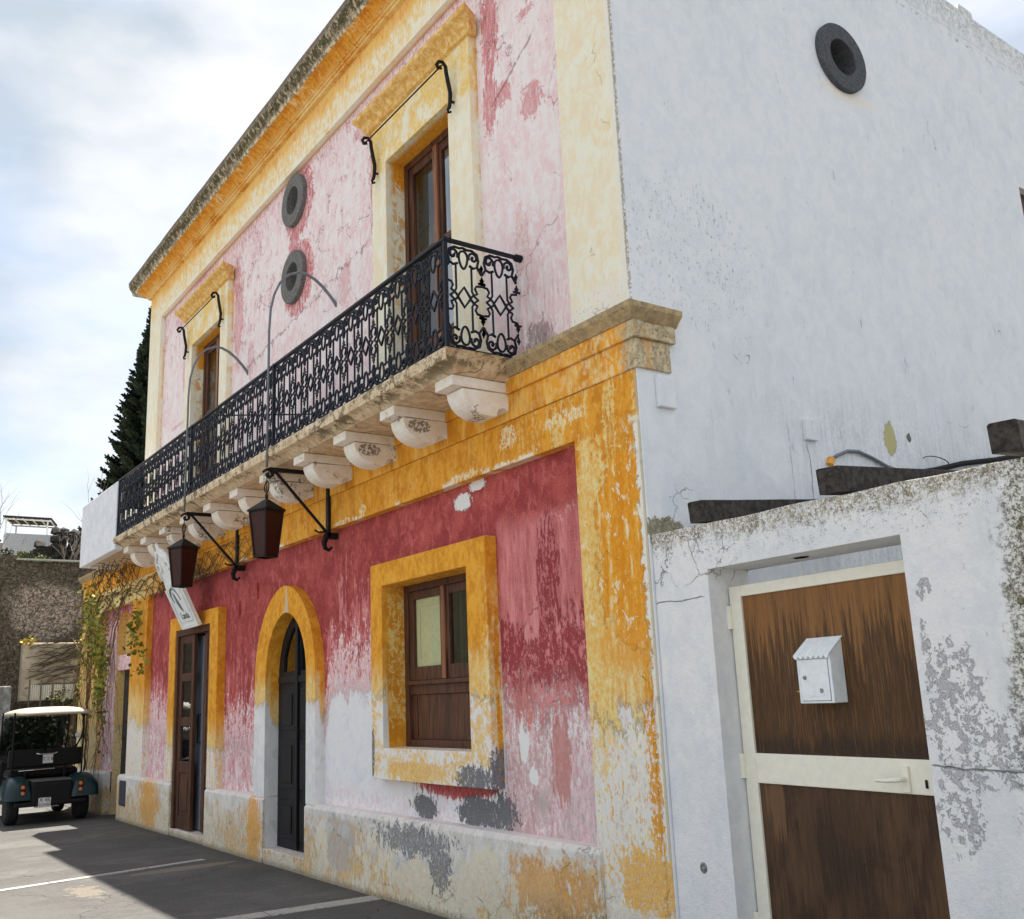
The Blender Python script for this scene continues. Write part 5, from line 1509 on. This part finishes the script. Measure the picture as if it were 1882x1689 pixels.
MB().box(-.55, -.05, -.27, .27, .605, .63).build('bag_shelf', plain('dull_grey_plastic', D(70, 74, 72), .6), cart, local=True, bevel=.006)
MB().box(-1.25, -.72, -.5, .5, .63, .76).build('seat', blk, cart, local=True, bevel=.05)
sb_ = MB()
for y0, y1 in ((-.53, -.02), (.02, .53)):
    sb_.box(-.72, -.60, y0, y1, .80, 1.06)
sb_.box(-.69, -.62, -.06, .06, .82, 1.0).box(-.66, -.62, -.3, -.26, .5, .85).box(-.66, -.62, .26, .3, .5, .85)
sb_.build('seat_back', blk, cart, local=True, bevel=.045)
MB().tube([(-.58, -.15, 1.0), (-.57, -.1, .985), (-.57, .1, .985), (-.58, .15, 1.0)], .012, 6).build('back_rail', chrome, cart, local=True)
MB().tube([(-.5, -.4, .76), (-.46, -.2, .765), (-.46, .1, .77)], .01, 6).build('bag_rail', chrome, cart, local=True)
# roof, slightly cambered with a dropped rim
rf = MB(); NX, NY = 8, 10
for i in range(NX+1):
    for j in range(NY+1):
        a, b = i/NX*2-1, j/NY*2-1
        ex = 1-max(abs(a)**8, abs(b)**8)
        rf.v.append(Vector((-1.03+a*.98, .03+b*.51*(1-.04*abs(a)**6), 1.64+.055*(1-abs(b)**3)*(1-abs(a)**4)-.035*(1-ex))))
for i in range(NX):
    for j in range(NY):
        q = i*(NY+1)+j; rf.f.append((q, q+1, q+NY+2, q+NY+1))
ro = rf.build('roof', plain('cream_roof_plastic', (.46, .42, .34), .45, amt=.04), cart, local=True, smooth=True)
so2 = ro.modifiers.new('solid', 'SOLIDIFY'); so2.thickness = .035; so2.offset = -1
for sy in (-1, 1):
    MB().tube([(-.52, sy*.50, .62), (-.50, sy*.50, 1.0), (-.50, sy*.50, 1.62)], .014, 8).build('roof_post', blk, cart, local=True)
    MB().tube([(-1.95, sy*.50, .75), (-1.62, sy*.50, 1.20), (-1.58, sy*.50, 1.63)], .014, 8).build('roof_post', blk, cart, local=True)
    MB().lathe([(0, -.09), (.13, -.09), (.20, -.085), (.225, -.05), (.225, .05), (.20, .085), (.13, .09), (0, .09)], (-.42, sy*.49, .225), 'y', 24).build('wheel', rub, cart, local=True)
    wh = MB().lathe([(0, -.08), (.12, -.08), (.19, -.075), (.21, -.05), (.21, .05), (.19, .075), (.12, .08), (0, .08)], (-2.05, sy*.49, .21), 'y', 24).build('wheel', rub, cart, local=True)
    tl = MB().box(-.045, -.028, sy*.40-.035, sy*.40+.035, .40, .60)
    tl.xf(Matrix.Translation((0, 0, 0)))
    tlo = tl.build('tail_light', plain('dark_red_lens', (.05, .008, .006), .2), cart, local=True, bevel=.01)
    for zz in (.46, .545): MB().lathe([(0, .0), (.02, .0), (.028, -.015)], (-.010, sy*.40, zz), 'x', 14).build('lamp_lens', plain('orange_lens', (.55, .2, .06), .2), tlo, local=True)
    mi = MB().lathe([(0, .035), (.03, .03), (.045, 0), (.03, -.03), (0, -.035)], (-1.62, sy*.66, 1.22), 'x', 14)
    mi.build('mirror', M['whitep'], cart, local=True, smooth=True)
    MB().tube([(-1.62, sy*.5, 1.16), (-1.62, sy*.66, 1.21)], .008, 5).build('mirror_arm', blk, cart, local=True)
MB().tube([(-1.58, .50, 1.62), (-.9, .52, 1.60), (-.72, .54, 1.52), (-.68, .54, 1.35), (-.78, .53, 1.2), (-1.1, .50, 1.0), (-1.25, .5, .85)], .013, 8).build('grab_rail', blk, cart, local=True, smooth=True)
MB().tube([(-1.35+.06*sin(a*pi/10), -.28+.17*cos(a*pi/10), 1.02+.16*sin(a*pi/10)*.8) for a in range(20)], .012, 6, True).tube([(-1.35, -.28, 1.02), (-1.75, -.28, .75)], .018, 6).build('steering_wheel', blk, cart, local=True)
ink = plain('plate_ink', (.03, .03, .04), .6)
def plate(x, y, z, w_, h_, lines, px=-.0):
    o = MB().box(x, x+.006, y-w_/2, y+w_/2, z-h_/2, z+h_/2).build('number_plate', plain('plate_white', (.62, .62, .62), .4), cart, local=True)
    # text faces +x
    for i, (tx, sz, dz) in enumerate(lines):
        Mt = Matrix(((0, 0, 1, x+.0075), (1, 0, 0, y), (0, 1, 0, z+dz), (0, 0, 0, 1)))
        text_mesh('plate_lettering', tx, sz, ink, o, Mt, .0006)
plate(-.012, -.10, .31, .17, .14, [('X 45', .075, .035), ('2CM2F', .055, -.035)])
plate(-.585, .02, .92, .145, .145, [('T 2 8', .07, -.01)])
MB().box(-.02, -.008, -.24, .1, .245, .26).build('plate_holder', chrome, cart, local=True)
# windscreen
MB().plate([(-.47, 0), (.47, 0), (.47, .75), (-.47, .75)], [], 0, .006, 'x').xf(Matrix.Translation((-1.93, 0, .86)) @ Matrix.Rotation(radians(24), 4, 'Y')).build('windscreen', M['glassdk'], cart, local=True)

# ------------------------------------------------------------------ background at the far end of the street
def stonewall_mat(name, a, b, c, sc=3.2, mort=.5):
    t = T(name)
    e = t.vor(sc, sc, sc*1.5, 3, 'DISTANCE_TO_EDGE', .9); n_ = t.noise(9, 9, 9, 5, 7, .74); n2 = t.noise(.9, .9, .9, 9, 5, .6, .5); n4 = t.noise(28, 28, 28, 9, 5, .74)
    col = t.mix((n_*.6+n4*.4).sm(.44, .56), a, b)
    pt = t.ell(.75, 4.05, .85, .70, (n_*.5+n2*.5), 1.4, .1, y=True)
    col = t.mix((1-pt)*.85, col, t.mix(n_.sm(.42, .58), c, D(72, 66, 54)))
    col = t.mix(e.sm(.05, .0)*mort, col, D(56, 50, 42))
    sw_ = t.noise(7, 7, 7, 44, 6, .75, 2.6)
    col = t.mix(sw_.sm(.50, .54)*.75, col, D(60, 52, 42))
    col = t.mix(sw_.sm(.42, .36)*.5, col, D(186, 172, 156))
    col = t.mix((n4*.5+n_*.5).sm(.53, .57)*.6, col, D(58, 52, 42))
    return t.done(col, .95, e.sm(.0, .12)*.5+n_*1.2+n4*.6, .05, .9)
K6 = .72
rw = MB()
nyr = 60
ys = [-9+13.0*i/nyr for i in range(nyr+1)]
for i, y in enumerate(ys):
    zt_ = 5.20+mnoise.noise(Vector((y*1.7, 0, 1)))*.05+(.12 if y < -.05 else 0)
    for x_, z_ in ((-22, 0), (-22, zt_), (-22.6, zt_+.02), (-22.6, 0)):
        rw.v.append(Vector((x_+mnoise.noise(Vector((y, z_, 3)))*.03, y, z_)))
for i in range(nyr):
    for j in range(4):
        a, b = i*4+j, i*4+(j+1) % 4
        rw.f.append((a, b, b+4, a+4))
rw.f += [(0, 1, 2, 3), (nyr*4+3, nyr*4+2, nyr*4+1, nyr*4)]
rwm = stonewall_mat('rubble_wall', D(190, 174, 156), D(138, 122, 106), D(88, 80, 60), 5, .25)
tag(rw.build('retaining_wall', rwm), 'tall rubble retaining wall closing the far end of the street', 'wall')
tag(MB().box(-22.02, -21.9, -.1, 4.0, 5.215, 5.255).build('wall_coping', plain('pale_coping', (.5, .49, .42), .8)), 'thin sunlit coping along the top of the rubble retaining wall', 'coping')
# cement rendered lower wall in front
tag(MB().box(-21.5, -21.2, .05, 4.0, 0, 3.20).build('low_wall', mat_stone('grey_render', D(170, 158, 138), D(146, 134, 114), D(104, 94, 76), 2.2, .6), bevel=.04), 'grey rendered wall with bare creeper in front of the rubble wall', 'wall')
for k, y in enumerate((.15, 1.42)):
    rg = random.Random(k+40); m_ = MB()
    for i in range(40): leafq(m_, (rg.gauss(-21.15, .05), rg.gauss(y, .09), rg.gauss(3.24, .03)), rg.uniform(.05, .1), rg)
    tag(m_.build('yellow_creeper_tuft', plain('yellow_leaf', (.55, .42, .06), .7), None), ['yellow leaf tuft on the left end of the grey rendered wall', 'yellow leaf tuft on the grey rendered wall beside the painted house'][k], 'plant', 'yellow tufts on the rendered wall')
# bare creeper over the rendered wall
rg = random.Random(5); m_ = MB()
for k in range(46):
    p = Vector((-21.16, rg.uniform(.1, .5), rg.uniform(2.1, 3.1))) if k % 2 else Vector((-21.16, rg.uniform(.2, 2.6), rg.uniform(2.3, 3.15)))
    d = Vector((0, 1, rg.uniform(-.05, .6))).normalized(); pts = []
    for i in range(rg.randint(8, 22)):
        pts.append(tuple(p)); d = (d+Vector((0, rg.uniform(-.15, .2), rg.uniform(-.22, .22)))).normalized(); p = p+d*.12; p.x = -21.16+rg.uniform(-.02, .03)
    m_.tube(pts, rg.uniform(.006, .014), 4)
tag(m_.build('bare_creeper', plain('grey_twig', D(70, 58, 44), .9), None), 'leafless creeper stems fanning across the grey rendered wall', 'creeper')
# slatted fence
fe = thing('slat_fence', 'pale slatted fence with thin posts above the golf cart', 'fence', (-20.6, .8, 0))
m_ = MB()
for i in range(44):
    y = .12+i*.045; m_.box(-20.62, -20.60, y, y+.03, 1.90, 2.22)
m_.build('slats', plain('pale_slats', (.72, .70, .6), .7), fe)
m_ = MB()
for i in range(9):
    y = .12+i*.24; m_.box(-20.59, -20.56, y, y+.03, 1.2, 2.34)
m_.build('posts', plain('fence_post_grey', D(96, 88, 74), .8), fe)
tag(MB().box(-20.9, -20.64, -.1, 3.6, 0, 1.88).build('fence_wall', stonewall_mat('dark_fence_base', D(96, 88, 78), D(66, 60, 54), D(50, 48, 36), 4)), 'dark stone base wall under the slatted fence', 'wall')
# dark hedge mass below
def foliage(name, c, rx, ry, rz, n, s, mat, seed, label, cat, group=None, clumps=10):
    rg = random.Random(seed); m_ = MB(); c = Vector(c)
    cl_ = [(c+Vector((rg.uniform(-.7, .7)*rx, rg.uniform(-.8, .8)*ry, rg.uniform(-.7, .8)*rz)), rg.uniform(.25, .5)) for _ in range(clumps)]
    for i in range(n):
        q, r_ = rg.choice(cl_)
        p = q+Vector((rg.gauss(0, rx*r_*.6), rg.gauss(0, ry*r_*.6), rg.gauss(0, rz*r_*.6)))
        leafq(m_, p, rg.uniform(.6, 1.3)*s, rg)
    o = m_.build(name, mat)
    return tag(o, label, cat, group)
def leafmat(name, a, b, sc=3):
    t = T(name); n_ = t.noise(sc, sc, sc, 3, 4, .7)
    return t.done(t.mix(n_.sm(.38, .62), a, b), .7, spec=.2)
dkleaf = leafmat('dark_shrub_leaf', (.022, .03, .014), (.06, .07, .035))
ltleaf = leafmat('grey_green_leaf', (.06, .08, .03), (.16, .18, .07))
yl = leafmat('yellow_green_leaf', (.10, .12, .03), (.30, .28, .08))
foliage('shrub', (-19.9, -.35, .75), .3, .5, .8, 1500, .08, dkleaf, 1, 'dark shrub behind the left side of the golf cart', 'shrub', clumps=16)
foliage('shrub', (-19.6, .55, .7), .3, .6, .8, 2000, .08, dkleaf, 2, 'dark shrub filling the gap behind the golf cart windscreen', 'shrub', clumps=22)
foliage('shrub', (-20.3, .95, 1.75), .15, .45, .3, 260, .07, leafmat('olive_trailing_leaf', (.05, .06, .02), (.16, .15, .05)), 3, 'yellowish trailing shrub under the slatted fence', 'shrub')
foliage('shrub', (-20.5, 1.25, 2.05), .1, .16, .2, 160, .07, leafmat('rusty_leaf', (.12, .07, .02), (.2, .14, .03)), 4, 'rusty brown plant hanging on the slatted fence', 'plant')
# pier at the left edge
tag(MB().box(-20.4, -19.9, -1.5, -.33, 0, 2.2).build('stone_pier', mat_stone('grey_pier_stone', D(140, 140, 138), D(104, 104, 102), D(70, 70, 66), 6, .7), bevel=.03), 'grey stone pier at the left edge behind the golf cart', 'pier')
# terrace above the retaining wall
hill = MB().box(-60, -22.6, -20, 8, -.2, 5.15)
tag(hill.build('hill', mat_stone('dry_earth', (.12, .10, .06), (.16, .14, .08), (.05, .07, .03), 2, .7)), 'raised ground behind the retaining wall', kind='structure')
def rubble(pts, mat, seed, label):
    rg = random.Random(seed); m_ = MB()
    for (y0, y1, z0, z1) in pts:
        y = y0
        while y < y1:
            z = z0
            while z < z1:
                s_ = rg.uniform(.13, .24)
                prf = []
                o = len(m_.v)
                bm = bmesh.new(); bmesh.ops.create_icosphere(bm, subdivisions=1, radius=s_*.72)
                for v in bm.verts: v.co = Vector((v.co.x*rg.uniform(.8, 1.2), v.co.y*rg.uniform(.85, 1.15), v.co.z*rg.uniform(.75, 1.1)))+Vector((-25+rg.uniform(-.1, .1), y, z))
                m_.add([v.co.copy() for v in bm.verts], [tuple(v.index for v in f.verts) for f in bm.faces]); bm.free()
                z += s_*1.0
            y += s_*1.05
    return tag(m_.build('dry_stone_wall', mat), label, 'wall')
lw = mat_stone('black_lava_rubble', D(64, 62, 60), D(40, 40, 40), D(24, 24, 24), 7, .7)
rubble([(.45, 1.2, 5.2, 5.85), (.9, 1.4, 5.2, 6.1), (1.3, 1.62, 5.2, 6.5), (1.5, 2.6, 5.2, 6.4), (1.5, 2.6, 5.3, 6.3), (1.78, 1.92, 6.4, 6.6)], lw, 3, 'ruined black lava stone wall on the terrace above the retaining wall')
hsz = MB().box(-31, -30.6, .85, 2.62, 5.2, 7.25)
tag(hsz.build('terrace_wall', plain('white_terrace_wall', (.50, .52, .56), .8)), 'white parapet wall below the roof terrace pergola', 'wall')
pg = thing('pergola', 'white roof terrace pergola with reed cover on the hill', 'pergola', (-31.8, 1.8, 7))
MB().add([(-31, .79, 7.84), (-31, 2.25, 7.84), (-32.3, 2.68, 7.84), (-32.3, 1.28, 7.84), (-31, .79, 7.89), (-31, 2.25, 7.89), (-32.3, 2.68, 7.89), (-32.3, 1.28, 7.89)],
  [(0, 1, 2, 3), (4, 5, 6, 7), (0, 1, 5, 4), (1, 2, 6, 5), (2, 3, 7, 6), (3, 0, 4, 7)]).build('reed_roof', plain('dark_reed', (.05, .035, .032), .9), pg)
m_ = MB()
for i in range(6):
    a = i/5; m_.tube([(-31, .83+1.38*a, 7.805), (-32.3, 1.31+1.32*a, 7.805)], .024, 4)
m_.tube([(-31, .79, 7.78), (-31, 2.25, 7.78)], .03, 4).tube([(-32.3, 1.28, 7.78), (-32.3, 2.68, 7.78)], .03, 4)
m_.build('rafters', M['whitep'], pg)
m_ = MB()
for x_, y in ((-31.02, .9), (-31.02, 2.14), (-32.3, 2.6), (-32.3, 1.4)): m_.tube([(x_, y, 7.15), (x_, y, 7.8)], .032, 4)
m_.build('posts', M['whitep'], pg)
tag(MB().box(-34, -33.4, .2, 1.25, 5.2, 7.35).build('outbuilding', plain('dull_white_wall', (.4, .38, .36), .8)), 'low pale outbuilding at the left edge of the hill', 'building')
for i, (y, z, ry, rz, n_, mt, lab) in enumerate(((-.1, 5.4, .25, .3, 250, dkleaf, 'dark green bush on the terrace at the left edge'), (.55, 5.45, .4, .15, 420, ltleaf, 'low grey green bush below the white terrace wall'), (2.0, 5.45, .22, .3, 420, ltleaf, 'pale green bush on the terrace beside the white balcony parapet'), (.8, 5.25, .5, .08, 420, yl, 'bright grass tuft along the top of the retaining wall'), (-.45, 6.0, .12, .7, 260, dkleaf, 'dark leafy bush at the left edge under the outbuilding'))):
    foliage('bush', (-23.4, y, z), .3, ry, rz, n_, .06, mt, 20+i, lab, 'bush')
def bare(name, x, y, z, h_, seed, label, n0=5, sp=.35):
    rg = random.Random(seed); m_ = MB()
    def br(p, d, l, r, k):
        pts = [p]; q = Vector(p)
        for i in range(5):
            d = (d+Vector((rg.uniform(-.2, .2), rg.uniform(-.2, .2), rg.uniform(-.08, .12)))).normalized(); q = q+d*l/5; pts.append(q.copy())
        m_.tube(pts, [r*(1-i*.13) for i in range(6)], 4)
        if k:
            for _ in range(rg.randint(2, 4)):
                a = pts[rg.randint(2, 5)]
                br(a, (d+Vector((rg.uniform(-.7, .7), rg.uniform(-.7, .7), rg.uniform(0, .5)))).normalized(), l*.6, r*.55, k-1)
    for i in range(n0):
        br(Vector((x+rg.uniform(-.1, .1), y+rg.uniform(-sp, sp), z)), Vector((rg.uniform(-.15, .15), rg.uniform(-.25, .25), 1)).normalized(), h_*rg.uniform(.5, .9), .016, 2)
    return tag(m_.build(name, plain('pale_twig', D(120, 112, 104), .9)), label, 'tree')
bare('bare_tree', -24, -.35, 5.2, 2.4, 1, 'leafless pale tree at the left edge in front of the pergola', 3, .15)
bare('bare_shrub', -24, 1.0, 5.3, 1.1, 2, 'thin leafless shrub against the white terrace wall', 7, .7)
bare('bare_shrub', -24, 2.2, 5.4, 1.9, 3, 'thin leafless shrub standing beside the lava stone ruin', 4, .25)

tag(MB().box(1.02, 1.35, 3.0, 3.3, 0, 2.55).build('courtyard_post', M['beam'], None, bevel=.01), 'dark timber post behind the gap over the right end of the gate', 'post')

# ------------------------------------------------------------------ conifer behind the house
tree = thing('conifer_tree', 'tall dark conifer rising behind the left end of the house', 'tree', (-30, 5.3, 4))
rg = random.Random(9)
tx, ty = -30, 5.25; zb_, zt_ = 5.2, 15.6
MB().tube([(tx, ty, zb_-.5), (tx, ty, 9), (tx+.03, ty, zt_-.3)], [.22, .15, .03], 8).build('trunk', plain('dark_bark', (.05, .04, .03), .9), tree)
cr_ = MB(); bw = MB()
z = 6.0
while z < zt_-.1:
    R_ = .22+(zt_-z)*.225
    nb = 12 if R_ > .5 else 8
    ph = rg.uniform(0, 6.28)
    for i in range(nb):
        a = ph+2*pi*i/nb+rg.uniform(-.25, .25); Rb = R_*rg.uniform(.82, 1.06)
        d = Vector((cos(a), sin(a), 0)); sdv = Vector((-sin(a), cos(a), 0))
        pts = [Vector((tx, ty, z))+d*Rb*f_+Vector((0, 0, -.10*Rb*sin(f_*pi)+.22*Rb*f_*f_)) for f_ in (0, .25, .5, .75, 1)]
        bw.tube(pts, .018, 3)
        n_ = max(6, int(Rb/.042))
        for j in range(n_):
            f_ = .15+.85*j/n_+rg.uniform(-.03, .03); f_ = min(1, f_)
            p = Vector((tx, ty, z))+d*Rb*f_+Vector((0, 0, -.10*Rb*sin(f_*pi)+.22*Rb*f_*f_))
            for sg in (-1, 1, 0):
                l = (.30*(1-f_*.6)+.1)*rg.uniform(.7, 1.1)
                e = (sdv*sg*.9+d*.55+Vector((0, 0, rg.uniform(.25, .7)))).normalized()
                q = p+e*l; wv = e.cross(Vector((rg.uniform(-1, 1), rg.uniform(-1, 1), rg.uniform(-1, 1)))).normalized()*.038
                cr_.add([p-wv, p+wv, q+wv*.8, q-wv*.8], [(0, 1, 2, 3)])
                wv2 = e.cross(wv).normalized()*.03
                cr_.add([p-wv2, p+wv2, q+wv2*.8, q-wv2*.8], [(0, 1, 2, 3)])
    z += .15+R_*.035
cr_.build('crown', leafmat('conifer_needle', (.020, .034, .022), (.065, .090, .055), 2), tree)
bw.build('limbs', plain('conifer_bark', (.03, .025, .02), .9), tree)

# ------------------------------------------------------------------ render settings
scn.render.engine = 'CYCLES'
scn.cycles.max_bounces = 6
scn.cycles.diffuse_bounces = 3
scn.cycles.transparent_max_bounces = 12
